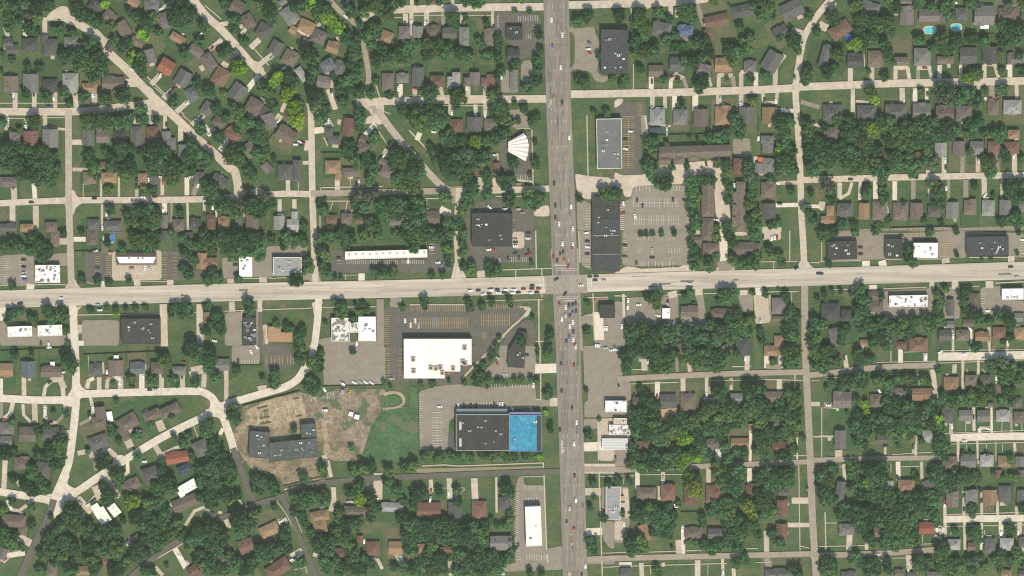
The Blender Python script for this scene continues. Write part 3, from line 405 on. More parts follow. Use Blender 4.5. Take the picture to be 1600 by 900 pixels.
100 130 50;100 200 45;60 80 40;160 30 60m;130 70 50;240 60 55;300 40 60m;340 100 60;320 160 60m;420 100 60m;400 170 60m;460 60 50;540 120 45;580 60 60m;620 100 65m;690 60 45;740 60 55m;720 130 60m;800 80 60;800 160 60m;840 140 50m;640 150 45m;880 60 40;950 60 40m;1240 130 32;1360 50 70m;1390 120 65m;1420 60 50m;1340 150 40;1570 60 60;1580 150 55;1580 20 50;200 330 28;190 350 20;1050 330 65;1130 340 60;830 360 65;790 350 45;860 420 50;250 420 55;300 470 60;220 520 65;170 530 60;300 540 60;160 600 60;230 600 65;320 620 70m;370 680 75m;260 690 70m;180 680 60m;390 750 60m;330 740 60m;140 800 50;450 590 60;530 560 55;560 620 60;480 660 60;550 720 70b;590 740 45b;510 690 50b;640 680 50;620 590 60m;700 540 55m;740 500 60m;780 490 50m;820 580 60m;870 510 60m;920 500 65m;900 570 60m;760 650 65m;720 640 50m;810 680 50m;880 640 55;960 620 55;1000 570 60m;1040 500 60m;1070 450 55m;1060 400 50m;1100 520 60;1140 450 60;1180 480 60;1200 540 65m;1150 600 60m;1240 550 60m;1320 520 65;1300 470 60m;1400 450 60;1420 380 50;1370 380 50;1430 530 55;1380 600 60m;1430 640 55m;1340 660 55;1200 680 60;1130 700 60m;1160 780 60m;1130 830 50m;1220 720 50;1180 850 50m;1290 700 50;1380 720 50m;1010 840 50;950 830 45;870 800 50m;660 760 60m;690 820 55m;620 820 60;560 870 60b;640 880 50b;480 850 60m;400 870 60m;310 850 60;240 870 60;170 870 60;740 850 40;900 880 45m;1340 860 55;1280 860 40;1410 800 40m;1470 720 30;830 720 45
T 4 3
30 60 65;60 120 60m;30 180 50m;90 30 50;130 130 50;300 60 45;280 180 55m;370 170 60m;330 110 60;390 110 50m;310 240 55m;350 280 50;420 180 35;490 240 50;450 280 45;200 280 55;270 310 55m;180 330 45m;230 260 50;320 330 45m;540 300 55m;620 270 50m;690 270 50m;530 360 30;700 340 35;740 270 45;810 270 40;850 270 35;360 460 40b;370 520 35b;290 430 40;560 490 60;520 440 50;620 500 65;600 430 50;680 470 60;740 500 55;700 560 65s;760 580 65m;800 570 60s;840 490 55;830 540 50;900 500 55;890 440 45;930 580 55b;880 620 60m;950 640 50m;620 620 65m;560 600 60m;500 580 55m;430 590 60m;370 620 65;330 690 60m;300 620 60;380 690 60m;410 560 50;310 550 50;270 650 50;560 680 60m;610 720 50m;650 670 60m;720 640 60m;760 660 50m;700 700 45;480 660 60m;300 760 50m;360 780 40;620 780 32;800 740 30;940 760 60m;980 800 50m;930 700 55;940 830 55;930 870 40;980 420 55m;1050 420 60m;1110 420 55m;1010 460 40;1200 390 60m;1260 400 65m;1180 450 50m;1260 340 50m;1340 370 50;1240 440 50m;1350 150 55;1430 130 60s;1470 210 70m;1510 180 60m;1450 270 60m;1540 250 50m;1480 360 60;1500 420 50;1420 430 45m;1590 200 40m;1210 20 40m;1250 10 35;910 60 45;930 200 35;1580 280 40m;1120 850 22;1180 845 22;1310 850 20;220 520 18;100 280 35;250 890 40;420 890 40;1500 890 40;980 880 35;60 340 30

T 0 4
420 30 60;470 20 50;250 60 50;250 120 50;200 200 60;270 240 60;330 190 55;370 230 45m;300 150 50;100 150 40;100 320 40;800 20 60;900 90 60;940 130 50m;850 270 70;820 210 50;830 330 45;1030 320 72b;1260 70 50;1300 160 70;1220 220 65;1340 220 60;1160 330 60m;1240 320 60;1060 440 70;1140 420 60;1200 470 60;1120 510 60m;1290 420 60m;1270 380 50;560 420 85;600 500 80m;480 520 50;540 360 60;680 550 60m;740 590 55;700 500 45;820 540 60;890 560 65;850 620 60;380 620 60;440 560 50;500 640 75m;580 690 70m;390 700 70m;330 740 50;500 740 60m;440 800 50;530 810 65;560 870 60;320 860 50;270 650 0;700 660 70;760 700 55m;720 770 60m;680 780 50m;740 840 65;900 690 80m;840 700 65m;920 750 50;1080 680 65;1060 740 60;960 820 60;900 860 70;1000 790 55m;1120 620 50;1130 730 50;1200 560 75;1240 620 80m;1330 560 65;1380 500 60;1400 580 50;1290 500 60;1230 690 50m;1440 560 25;1560 280 40;1570 160 60;1560 60 50;1550 560 70;1580 620 60;1500 620 60;1470 650 45;1560 720 50;1530 790 40;1590 810 45;30 560 60;60 620 60m;20 640 50;100 660 60m;120 590 40;250 510 45;170 680 35m;250 370 40m;400 440 30;1130 860 45;1180 880 50;960 470 35;1300 820 22;20 390 40;1270 0 30;40 440 0
T 1 4
60 60 80;150 40 75m;200 140 70m;80 170 80;50 260 70;150 250 70;220 90 55;190 310 50;260 280 45;60 340 60;400 140 50;450 180 65m;520 200 60;550 240 50m;430 240 45;390 220 40;770 130 50m;920 70 50m;930 110 35;1170 80 55;1230 70 60m;1300 60 50;1160 150 60m;1440 80 50m;1570 60 50m;1210 200 55;1450 180 55m;1500 240 60m;1420 170 40;700 290 50;780 290 65;860 280 60m;930 270 55;940 320 50;780 350 50;830 330 45m;740 360 45;760 430 45;780 490 40;1210 300 60b;1180 270 45b;1290 290 60;1140 260 50;1320 380 60m;1050 400 45m;1050 450 45;1100 490 60;1180 500 60m;1220 470 45m;1300 450 50;260 460 80;340 500 80m;290 560 70m;370 430 60m;220 420 45;60 540 80;130 600 75;50 640 75;100 690 65m;20 600 60;190 740 45;250 810 60m;220 780 50;50 780 60;100 850 60m;160 860 55;30 860 55m;320 850 65;380 800 60;440 700 65;520 690 60;600 680 55;650 690 50;430 770 50;500 740 50;350 880 50;620 580 50;650 620 45;640 530 35m;910 650 85;960 700 70m;870 620 60;990 620 60;830 570 45;1030 560 55;1100 600 60;1120 660 55;1160 720 60m;1160 780 60;1100 830 65m;1180 840 65;1020 800 55;940 790 50;950 850 50;1050 870 50;1230 870 50m;1300 810 45;1240 760 40m;1540 440 60;1590 500 60;1500 560 0;1580 600 60m;1580 690 50;1480 840 40;1560 840 50;1440 340 0;540 360 30;430 390 25;750 800 50;820 780 40;1340 360 40;1550 320 40;700 410 40;20 430 20
T 2 4
20 40 55m;30 110 30m;70 260 60;40 290 50;120 250 40;230 250 45;380 330 40;370 230 40m;760 220 60;790 260 40;790 470 40;780 410 35;30 360 40;60 500 65;130 520 70;200 510 65;270 500 70;340 520 70;430 550 75;500 530 70;560 560 65;590 510 50;400 600 65;330 600 60m;230 570 60;150 590 60;80 590 55;30 560 50;480 620 75m;270 630 50m;350 650 45m;180 670 55m;150 720 50m;580 640 50m;20 640 45;30 720 50;540 700 55;390 740 70;450 780 75m;520 780 75m;420 830 70;480 860 65m;560 850 70m;600 780 60;650 740 60m;680 790 60;640 840 60m;720 800 55m;770 760 50m;700 860 50m;250 780 65;200 770 55;150 790 65;100 850 60m;180 850 70;260 840 60;40 850 50m;370 880 50m;320 760 30;60 790 40;680 510 35;750 510 40m;940 880 38;1035 880 36;1410 370 30;1440 290 25;1420 650 60;1440 700 45;1520 450 40;1550 185 35;1430 170 35;1400 10 0;640 460 25;720 490 20;790 640 35;800 700 40m;770 200 45
T 3 4
150 30 60m;220 50 65m;300 30 70m;400 40 60m;460 30 60m;530 20 60b;570 50 50b;590 110 50;630 150 65;620 210 75y;650 260 50y;660 190 40y;820 60 70;880 110 75;960 80 70;850 150 70m;930 190 75m;960 230 60m;870 200 55m;800 100 45;990 140 60m;1140 140 60;1200 80 60m;1220 150 70;1270 110 65;1340 110 65m;1350 170 60m;1200 210 60m;1280 200 50m;1380 80 50;1050 350 65y;1070 410 50y;1180 280 65;1130 330 55;1200 360 65m;1170 430 60m;1240 400 55m;1120 250 45;870 320 60m;830 360 60m;850 420 60m;910 380 60;940 320 50;790 330 50m;970 300 45;920 460 65;880 500 60;980 470 65;1020 530 70m;950 560 70m;900 590 60;990 600 60m;1080 520 60m;1120 580 50m;1090 470 55m;880 640 50m;200 400 65;280 380 60;330 420 70m;400 440 65;240 450 60m;160 440 50;430 510 60;340 500 65;420 570 55;350 560 50;460 430 45;170 370 50;300 560 40;430 360 45;130 640 65;200 630 60m;230 690 55m;140 700 60;160 760 45;100 600 45;700 660 50m;760 690 55m;800 740 55m;740 750 50m;820 660 60;960 680 55;1000 730 60m;940 740 60m;1020 780 55;960 800 50m;1240 570 45;1300 640 45;1250 620 35;330 850 40;340 880 35;1430 870 55;1390 850 40;690 490 35;690 440 40;1330 130 45;60 420 30;60 400 25;30 160 40;500 340 30m;110 150 28;130 180 22;590 640 35m;640 640 30;450 680 18;1590 110 30;760 400 50m
T 4 4
20 120 60m;70 150 65m;40 230 65m;90 290 60;40 310 50m;120 100 50m;250 40 50;270 100 55m;300 170 60;260 220 50m;310 60 50;440 70 90;400 100 75;490 60 70;450 150 70m;500 130 60;410 190 60m;360 170 50b;500 220 50m;330 260 60;420 270 65;540 270 65;490 300 60;600 290 60;680 290 60;760 280 55;820 270 50;550 340 70;640 360 75;720 350 65m;790 350 70m;840 400 60m;900 340 60m;880 270 55m;930 270 45m;200 370 60m;250 420 65;170 430 55;300 380 60;320 460 65;280 480 50m;360 400 65;440 380 70;520 420 70;600 440 75m;680 450 70m;720 490 60m;560 520 75m;640 540 75m;480 480 65;400 480 70;330 540 55;530 600 65m;620 610 70m;700 580 70m;740 620 60m;680 640 50m;400 600 50;420 650 45m;590 680 50m;510 660 50m;740 540 40;370 600 40;900 430 55m;920 480 40m;280 760 60;330 800 50;270 720 40;60 780 60;100 810 60;40 850 60;90 870 60m;390 820 55;450 850 60;440 790 45;530 790 40;540 850 45;380 870 45;790 770 60;780 830 60m;830 840 50;860 790 40;970 690 70;960 760 65m;1000 810 65m;1060 800 60;1100 850 60m;1030 870 55m;950 850 50;1170 790 45m;1220 780 45s;1270 760 30s;1290 830 45;1380 780 55m;1430 740 50;1550 750 60;1590 800 50;1500 790 55m;1540 700 45m;1410 840 45m;1200 860 45;1195 380 55;1195 430 30s;1590 370 50;1490 540 50;1490 490 25;1210 570 60m;1240 610 50m;1240 540 40m;920 60 55;900 130 60;960 130 65m;1010 160 70m;950 190 50m;1060 170 55;1100 140 50;1150 110 55;1180 160 45m;1000 210 60m;940 250 45;760 130 38;740 90 20;1250 150 45m;1060 560 40;1360 100 25;1540 130 40m;1500 120 30;1060 60 30;850 330 50m;100 60 40m;1220 100 30m;1440 130 30m;1260 230 20
'''
CARS = '''
T 0 0
C 105 742 90 w;110 780 90 s;265 735 90 k;380 835 0 b;420 765 90 w;585 728 90 k;724 742 90 w;742 740 90 s;985 655 100 k;1035 543 30 w;1250 590 -60 w;1330 720 -45 k;1350 705 -45 k;1372 690 -45 r;1465 802 -50 w;1260 67 -40 w;205 262 90 w;186 212 90 k;1572 262 -50 w
D 118 730 118 850 38;268 730 268 850 35;432 720 432 850 32;585 720 600 870 38;738 700 740 810 42;985 645 1090 650 62;350 140 350 290 38;40 215 70 305 32;860 320 910 300 45;1250 585 1185 655 42;1345 705 1280 765 42;1470 795 1380 870 40;1265 62 1385 0 30;190 170 195 270 30
W 0 805 590 805 8;1150 598 1330 775 10;370 158 560 158 7;560 158 710 300 7;1500 0 1600 62 9;770 245 855 325 8;1210 680 1440 895 9
B 540 205 40 b
T 1 0
C 58 375 -50 r;15 215 40 w;525 450 -40 s;618 530 -40 w;635 545 -40 k;1075 22 -45 k;1110 15 -45 s;1100 125 40 w;1355 335 -20 k;1562 185 90 k;1512 692 90 w;985 710 80 k;995 740 80 w;845 338 0 k
D 40 385 130 310 35;425 310 360 370 45;530 425 430 500 42;330 700 430 580 42;985 580 990 680 30;965 700 1020 850 40;1330 330 1380 320 50;1568 110 1568 210 40;1530 660 1530 770 32;330 215 285 265 30;200 180 110 190 35;140 490 175 515 40;1040 290 1050 340 30;1110 500 1130 510 50;600 870 625 810 30;720 155 690 200 14;900 185 800 285 25;720 225 785 275 25;430 780 470 800 40
W 0 40 130 150 9;360 350 500 510 9;1330 640 1370 770 10;1400 870 1450 890 8;1460 135 1540 135 8
T 2 0
C 14 175 90 w;14 205 90 s;122 178 90 w;134 178 90 s;415 178 90 k;178 18 90 r;1108 155 90 w;1118 362 80 b;1194 272 90 w;1180 527 90 w;1127 762 90 t;1090 818 90 s;1192 800 90 k;1405 335 40 b;1405 410 45 r;1395 383 0 w;40 690 20 r;445 685 90 w;595 685 90 w;330 880 90 w;512 888 90 w;588 880 90 w;716 600 90 w;657 212 90 k
D 14 100 14 270 32;132 95 132 190 40;412 120 412 190 35;648 90 650 260 22;40 690 42 800 36;455 680 455 790 42;590 690 585 800 30;240 680 270 790 30;18 0 18 40 30;262 100 262 200 28;335 0 335 40 28;515 820 515 895 32;590 810 590 895 32;320 800 315 895 32
W 20 118 640 118 8;0 745 720 745 8;0 825 600 825 7
T 3 0
C 293 635 90 k;452 598 -20 r;497 600 30 k;690 590 0 w;698 170 75 k;705 185 75 s;898 38 50 k;1275 508 -60 k;1408 602 90 k;828 762 90 s;830 828 90 k;985 820 90 w;1000 815 90 s;483 828 90 k;1172 780 90 k;1262 790 80 w;340 845 0 w;375 845 -20 s;1285 862 0 k;293 845 90 s
D 288 590 288 690 38;700 200 640 20 38;1390 230 1480 260 40;440 690 440 630 30;440 630 470 585 30;470 585 540 610 35;540 610 565 690 30;630 690 625 660 30;735 590 755 670 22;815 680 815 590 30;810 585 920 590 32;925 600 935 680 34;990 670 990 570 35;1105 570 1105 670 35;990 560 1105 565 25;1255 670 1260 520 38;1260 520 1330 430 36;296 750 296 880 36;395 750 395 840 30;470 750 470 850 38;632 740 632 860 45;815 740 815 870 42;990 730 990 830 36;1160 730 1165 790 28;1272 725 1262 800 28;1175 800 1265 800 25;1265 860 1400 865 30;1460 795 1600 835 35;440 50 440 110 35;265 60 250 0 30;490 60 490 130 35
W 130 60 138 280 9;148 500 148 700 8
A 870 635 42 12
B 1160 355 35 b
T 4 0
C 826 530 10 r;932 530 90 w;740 715 90 w;845 735 90 k;662 795 90 w;1470 520 90 w;1330 500 0 k;1388 755 -60 r;885 730 90 k;1060 18 20 w
D 243 520 243 650 38;412 520 412 640 36;597 520 595 640 32;690 530 705 620 30;600 525 690 525 40;770 530 772 630 32;860 540 882 625 26;770 530 870 530 32;940 510 940 630 38;1105 510 1110 640 24;1290 510 1290 640 34;1370 500 1405 620 30;1290 500 1380 505 26;1490 500 1490 620 36;1345 650 1350 780 44;1290 770 1370 775 24;1540 660 1545 770 30;1240 690 1250 660 30;648 690 650 800 42;748 690 748 800 36;840 690 840 770 26;262 700 262 870 32;290 790 385 800 22;60 220 0 190 60;80 50 130 50 60
P 865 235 92 58 a;1070 215 82 58 a
W 350 420 355 520 8;1375 100 1375 210 6;1195 180 1195 250 6;1195 180 1280 185 6
S 1292 210 66 28 0 w;230 295 50 55 0 b

T 0 1
C 64 37 90 w;66 80 90 s;202 92 60 w;395 85 10 r;390 128 0 w;1180 50 90 s;1300 72 90 k;1570 15 -40 k;104 562 90 k;268 545 90 w;245 680 0 k;738 650 0 k;1067 510 90 k;1067 560 90 k;1162 505 90 w;1115 640 0 w;1212 637 0 k;1106 682 0 k;1262 482 0 w;1468 490 0 w;1490 480 0 s;1548 545 -75 w;1275 740 90 w;832 770 90 w;1043 826 60 w;1345 860 90 k;1596 770 90 k;800 880 90 w
D 50 0 50 110 30;352 0 352 120 34;360 95 510 110 20;565 210 645 210 42;572 422 690 425 30;98 700 98 860 44;280 710 280 890 46;265 540 275 660 36;108 570 112 660 46;790 420 790 635 18;928 420 930 630 18;1068 580 1068 630 26;1268 480 1268 620 28;1460 490 1460 620 36;1545 530 1510 620 40;1285 690 1285 780 40;1340 690 1340 890 18;1465 690 1468 890 18;797 700 797 850 18;1025 690 1045 830 20;1595 680 1595 760 22;1180 0 1180 60 30;1290 0 1288 110 28;1412 60 1410 200 40;1500 70 1590 0 40;1045 30 1055 90 25;650 500 650 640 5
W 70 22 190 24 8;190 24 215 95 8;330 18 510 15 8;1430 0 1500 60 8
T 1 1
C 45 148 -40 w;38 228 40 r;573 46 -40 w;965 42 -75 w;942 92 -30 s;768 215 25 r;750 236 25 k;745 208 25 w;710 228 0 w;1397 318 -60 w;1203 520 90 w;62 718 90 w;950 60 -50 s
D 785 235 830 240 80;770 370 815 370 30;650 510 650 600 34;585 660 585 760 32;700 660 700 750 34;860 120 945 110 50;960 50 985 90 50;1035 500 1037 585 40;1410 310 1430 270 55;1205 520 1205 550 18;20 150 70 100 40;180 190 120 270 40;50 150 0 80 30;1240 170 1330 70 40;1170 10 1190 20 40;1000 230 1040 235 40;150 0 165 20 30;560 40 590 0 50;90 730 90 790 18;310 700 310 790 18
W 910 565 1390 555 10;905 565 905 590 8;900 670 1140 670 9;900 650 900 890 9;1002 675 975 750 7;1115 675 1100 745 8;1100 745 1160 745 8;1330 80 1440 250 9;1440 250 1480 190 9;735 510 730 600 5;1135 480 1140 550 5;930 170 960 240 10
T 2 1
C 190 130 0 w;515 5 90 w;590 5 90 w;1248 170 90 w;1130 533 90 k;1140 705 90 k;1140 800 90 k;1262 710 90 w;1168 848 90 w;1275 885 90 w;660 310 0 w;625 718 40 w;660 790 -10 w;67 32 0 w;675 465 45 w;848 535 0 t;745 733 0 w;848 733 0 s;882 760 0 t
D 78 140 60 190 40;560 490 550 570 50;660 490 680 570 40;240 735 310 770 60;690 300 690 490 12;290 770 300 830 30;0 120 130 260 12
W 955 110 965 550 10;830 100 945 102 8;840 505 960 520 22;60 650 230 650 10;135 650 135 740 8;125 740 245 740 10;670 632 900 632 8;1385 0 1395 510 10
T 3 1
C 128 126 0 w;85 188 0 k;88 262 10 w;718 382 80 k;822 348 45 w;938 548 85 w;780 570 80 k;70 690 80 w;66 764 0 r;178 668 90 k;458 665 90 k;220 708 90 k;162 788 80 w;795 816 0 w;410 100 90 s;1125 180 90 w;1270 528 30 w;1292 690 10 k;440 515 90 k;1595 118 90 k;410 140 90 s
D 1255 175 1330 175 34;1270 528 1430 525 32;1260 702 1430 700 34;1490 708 1600 712 28;1490 510 1600 505 30;1160 890 1300 890 40;0 460 0 470 0;1560 65 1600 95 30
W 240 0 260 150 20;268 60 440 85 20
S 320 118 90 45 0 n;1142 350 40 45 0 R
T 4 1
C 985 350 90 w;988 408 90 k;1248 350 90 s;1242 335 90 k;1520 322 90 w;1295 625 -50 w;1402 325 90 k;992 572 90 w;245 500 0 k;530 725 90 w;535 745 90 s;1420 258 60 w
D 975 330 975 450 36;1120 320 1118 445 34;1240 330 1240 440 36;1385 310 1395 440 30;1525 300 1525 440 40;850 430 850 460 30;540 330 540 410 16;440 510 440 665 38;590 520 590 660 36;735 510 735 660 36;1010 500 1010 650 26;1145 510 1145 640 40;1288 500 1290 620 40;1425 500 1425 640 22;860 510 862 650 26;160 530 160 640 36;160 650 230 610 25;230 610 255 530 25;320 520 315 660 26;0 700 40 705 60;1565 500 1565 550 20
B 205 575 38 b

T 0 2
C 185 230 0 k;186 285 10 k;186 328 0 s;186 355 0 w;192 382 10 b;740 152 0 k;706 170 20 k;763 292 10 k;1028 295 0 t;1132 292 90 w;1170 285 90 s;162 568 0 k;477 528 -8 w;765 578 0 s;780 622 0 w;810 60 90 w;1020 72 90 w;748 156 0 w;320 885 90 k;380 890 90 w
D 470 85 530 85 50;580 68 665 68 38;240 420 235 470 60;800 400 805 450 30;1070 380 1075 450 50;1330 390 1332 450 50;1275 580 1285 900 56;1560 580 1560 900 50;530 830 550 830 60;480 640 1250 648 0;625 740 625 800 30;620 880 650 880 40;20 600 20 700 50
W 0 428 520 420 8;610 660 1250 650 9;1100 395 1310 400 7;1310 640 1530 640 7;660 400 830 440 7
S 880 60 34 65 0 b;820 130 55 90 0 B;860 180 25 20 0 t
P 878 62 34 58 b
T 1 2
C 240 270 0 k;246 335 0 k;1048 215 0 k;1188 880 90 w;1590 237 90 w;1565 703 90 w;76 862 10 w
D 200 380 205 430 50;455 370 455 400 60;830 330 830 380 130;430 550 430 630 36;210 560 215 630 46;1225 340 1225 400 50;1370 540 1370 900 56;1495 530 1490 595 90;1100 380 1100 350 5;290 630 290 700 10;410 630 405 900 14
W 150 630 840 605 8;905 600 1340 595 8;500 375 670 365 7;1000 348 1200 348 6;230 375 430 375 7
T 2 2
C 170 130 0 w;172 140 0 s;250 265 90 b;222 250 0 w;825 70 0 s;828 92 0 k;826 122 0 w;925 62 0 w;930 22 0 k;930 165 80 k;918 192 -20 r;938 185 -30 r;655 148 40 r;618 150 0 w;825 178 -15 k;773 220 80 k;855 216 90 k;703 235 80 w;1195 102 90 w;1201 172 85 k;1178 186 90 k;1125 205 90 r;1153 238 90 k;1205 236 90 o;1275 108 90 w;1272 128 90 r;1238 282 -70 r;1270 0 90 s;1380 18 0 w;1390 85 0 k;1392 130 0 w;1388 183 0 k;1147 380 -25 k;1338 428 0 w;1216 494 -60 k;1408 360 0 k;1458 358 0 k;1450 388 0 k;1516 388 10 s;472 470 0 w;537 468 0 k;578 497 -20 w;622 492 0 k;632 466 0 W;685 462 0 k;748 462 0 w;815 462 0 w;890 457 0 r;958 430 0 k;955 455 0 k;1008 455 0 r;693 487 0 w;740 485 0 k;802 487 0 w;850 484 0 k;942 488 0 w;995 483 0 k;1172 575 75 r;1219 598 90 w;1245 582 90 k;1274 580 90 k;1298 572 90 k;1252 668 90 k;1274 645 90 b;1300 635 90 k;1220 660 90 s;1190 690 90 w;1251 750 90 w;1275 715 90 w;1279 795 90 k;1250 828 90 b;1280 852 90 w;1226 868 90 k;1290 885 90 r;1522 765 90 w;1540 765 90 w;45 705 90 w;68 745 90 s;8 738 90 w;1470 895 0 w
D 555 320 560 380 60;1350 700 1480 700 70;1470 640 1480 850 80;1010 540 1010 900 9;420 300 440 250 5
W 985 0 990 300 11;710 308 1110 295 9;830 310 828 365 9;1033 295 1033 520 9;450 580 0 580 10;600 548 1040 540 8;1005 540 1015 900 9;985 865 1085 865 9;1432 490 1445 860 10;1360 525 1550 520 9;1320 0 1330 250 10
T 3 2
C 82 115 10 k;84 200 0 k;295 155 90 s;296 213 0 k;172 258 90 k;1228 62 90 w;1252 55 90 w;1272 55 90 r;1162 50 90 k;1424 293 -30 k;588 418 10 w;108 545 90 w;104 598 90 w;190 580 0 w;622 565 0 k;615 690 60 k;430 728 90 w;464 728 90 w;612 738 0 w;1140 705 90 s;418 560 90 k;58 750 90 w;340 665 20 w;1596 335 0 k;415 575 60 s
D 850 0 855 240 62;860 240 870 310 110;450 480 460 520 70;660 460 660 500 60;1010 470 1010 500 60;1130 450 1130 500 60;1200 480 1218 660 8;70 500 75 680 22;60 740 60 740 0
W 1370 0 1370 240 9;1145 245 1430 240 8;1245 245 1245 300 7;1190 480 1440 475 8;700 492 960 490 8;370 505 540 500 8;1530 250 1600 250 8;0 510 100 512 10;1385 480 1385 600 6
T 4 2
C 321 132 0 k;324 185 0 k;1496 284 0 k;1540 362 10 s;14 336 0 k;1590 72 0 w;1312 628 10 w;1326 845 90 k;1046 825 90 w;795 852 0 w;1178 768 50 w;640 40 0 k
D 365 240 365 275 60;490 240 500 275 60;985 220 990 250 60;1500 205 1500 240 50;880 390 880 450 40;1060 400 1060 450 50;1330 400 1330 445 60;420 430 420 460 60;290 430 300 460 100;1045 780 1045 900 20;1188 780 1188 880 18;1325 760 1328 900 24;1460 850 1475 900 18
W 0 240 330 235 8;20 90 20 240 8;500 455 840 443 8;75 460 240 458 8;1120 435 1250 435 8;1375 410 1600 400 10;70 430 75 470 8;520 225 950 222 8;1170 210 1470 210 8

T 0 3
C 390 285 -30 k;490 207 0 w;935 255 90 w;953 250 90 s;935 290 90 w;830 240 30 r;1120 240 90 w;1133 165 90 w;1272 233 90 k;1422 240 90 k;1170 345 0 k;1212 342 0 s;352 495 90 w;354 530 90 w;362 560 90 s;36 580 10 r;395 598 0 k;727 485 90 w;835 205 90 w;695 815 60 k;383 15 0 w;1435 130 10 r;1083 665 10 w;1480 45 90 k
D 12 260 12 390 22;187 250 188 400 36;340 400 355 320 28;355 320 400 275 28;400 275 470 270 26;470 260 500 330 50;490 330 497 410 34;395 265 490 240 30;680 330 690 275 34;690 275 730 255 30;775 250 775 340 36;835 330 840 270 28;840 270 905 240 28;905 240 940 270 34;942 270 942 340 44;1108 225 1108 340 42;1262 215 1262 330 38;1425 225 1428 330 40;1500 200 1600 180 70;1540 330 1500 200 50;1600 180 1590 320 40;100 450 80 530 36;80 530 30 570 34;10 440 10 560 30;180 460 185 540 24;185 540 240 595 24;240 595 285 595 24;270 450 275 600 44;352 470 352 560 30;352 560 395 605 24;395 605 450 595 24;450 595 500 540 24;500 540 510 470 26;470 680 540 680 42;705 400 730 500 26;730 500 710 570 30;710 570 625 615 28;610 840 700 820 40;700 820 720 870 40;740 870 800 820 40;800 820 860 820 40;860 820 910 870 40;1240 590 1270 660 60;1200 760 1270 880 44;1270 850 1400 790 36;1400 790 1380 690 30;960 660 1020 790 60
W 690 80 700 240 5;800 130 805 220 30;750 140 800 140 20;1510 620 1550 720 8;210 620 210 620 5
S 410 143 34 34 0 w;908 90 38 28 0 w;857 555 44 80 -8 w;90 580 0 0 0 w
T 1 3
C 1168 288 30 w;1215 285 35 s;1258 285 35 w;1305 290 35 w;1075 295 30 W;1128 362 -60 y;940 503 0 W;825 607 -8 w;262 118 90 k;362 48 60 w;405 10 60 w;935 342 60 w;1460 258 0 s
D 168 190 168 440 34;420 340 480 330 50;835 0 835 70 30;935 860 940 900 40;120 690 140 650 30
S 1142 535 34 34 15 w;1187 558 38 36 15 w;1075 365 30 40 15 g
T 2 3
C 738 240 90 w;755 238 90 w;685 140 70 r;690 95 20 s;915 72 10 k;605 325 90 k;968 308 90 w;380 470 90 w;367 475 90 k;424 468 90 k;480 470 90 k;520 470 90 k;662 460 90 k;703 460 90 w;725 460 90 w;235 476 0 w;803 492 60 w;1182 145 90 k;1285 152 90 r;1297 8 90 w;1188 358 90 k;1270 492 90 k;1305 598 90 w;1175 658 90 k;1286 765 90 w;1207 806 90 s;1465 5 10 w;1580 35 0 w;1530 18 0 s;292 215 0 o;795 25 80 k
D 985 180 1150 175 75;1100 440 1160 440 70;1400 460 1470 600 0;940 480 960 510 20;1360 790 1600 780 70
W 1020 0 1020 140 11;1024 210 1024 420 11;1470 580 1475 900 11;990 420 1030 420 10
T 3 3
C 12 30 20 w;36 318 70 k;155 390 90 k;335 398 90 r;722 385 90 w;690 438 0 r;912 298 90 r;122 740 90 s;812 835 90 w;287 832 90 w;264 122 90 w;1022 100 90 w;8 878 90 k;183 495 60 w
D 336 285 336 400 40;536 250 536 390 38;720 250 722 390 28;745 290 745 370 12;912 260 912 340 24;1288 265 1288 345 40;1040 80 1035 190 38;580 130 590 200 30;485 60 490 200 24;1190 80 1190 170 40;1300 70 1300 170 40;1190 160 1300 165 40;238 110 238 190 40;215 110 215 185 8;1065 660 1060 900 22;815 800 815 900 50;1410 230 1410 340 8;1428 720 1428 900 10;1540 455 1600 455 36;1560 710 1600 710 12
W 130 298 500 285 9;750 272 1100 268 6;1110 262 1480 270 8;920 164 1070 160 10;140 186 260 186 8;1400 860 1500 855 8;720 885 760 885 10;1540 270 1600 270 6
S 430 540 125 100 -5 t
B 555 480 20 o
T 4 3
C 338 22 90 w;195 98 80 k;832 80 90 w;834 42 90 k;945 50 -30 w;1130 65 15 w;1285 100 0 s;1383 252 90 w;1392 320 90 r;1205 560 90 k;1036 628 80 w;1318 648 20 w;1135 745 0 w;735 800 90 k;740 770 90 k;518 785 0 k;890 340 60 k;1383 290 90 s;72 465 0 w;470 355 60 w
D 635 30 635 130 38;830 60 830 120 30;885 190 905 340 40;905 340 905 400 45;1058 150 1055 210 34;1122 120 1122 340 22;1243 120 1243 220 22;200 80 215 180 36;40 465 100 470 50;110 490 240 470 10;0 708 120 708 14;152 820 152 885 56;515 790 515 850 18;755 700 755 870 20;735 790 735 840 24;1030 600 1030 690 30;1205 480 1210 660 24;1345 480 1348 680 18;1498 480 1502 680 20;1250 650 1255 680 26;1255 645 1340 640 26;1085 750 1085 900 22;1235 750 1238 880 16;1378 750 1380 900 16;1525 760 1530 820 22;1045 0 1045 40 20;1180 0 1180 40 20;1330 0 1330 40 14;1468 0 1468 40 20;1310 0 1310 0 8
W 560 40 560 130 8;560 40 640 45 0;660 50 830 45 6;450 130 910 120 7;540 225 870 230 6;780 240 780 310 6;50 250 260 245 7;1145 600 1145 670 6;1430 590 1425 670 6;1150 775 1160 830 6;1305 760 1305 830 6;1432 770 1432 825 6;1580 590 1585 660 6;20 480 20 900 8;930 135 1600 110 7;930 40 1600 28 7;980 685 1600 660 7;1030 768 1600 755 7;570 850 880 832 7;1150 180 1160 210 8;1270 180 1300 210 8;1385 240 1385 600 0

T 0 4
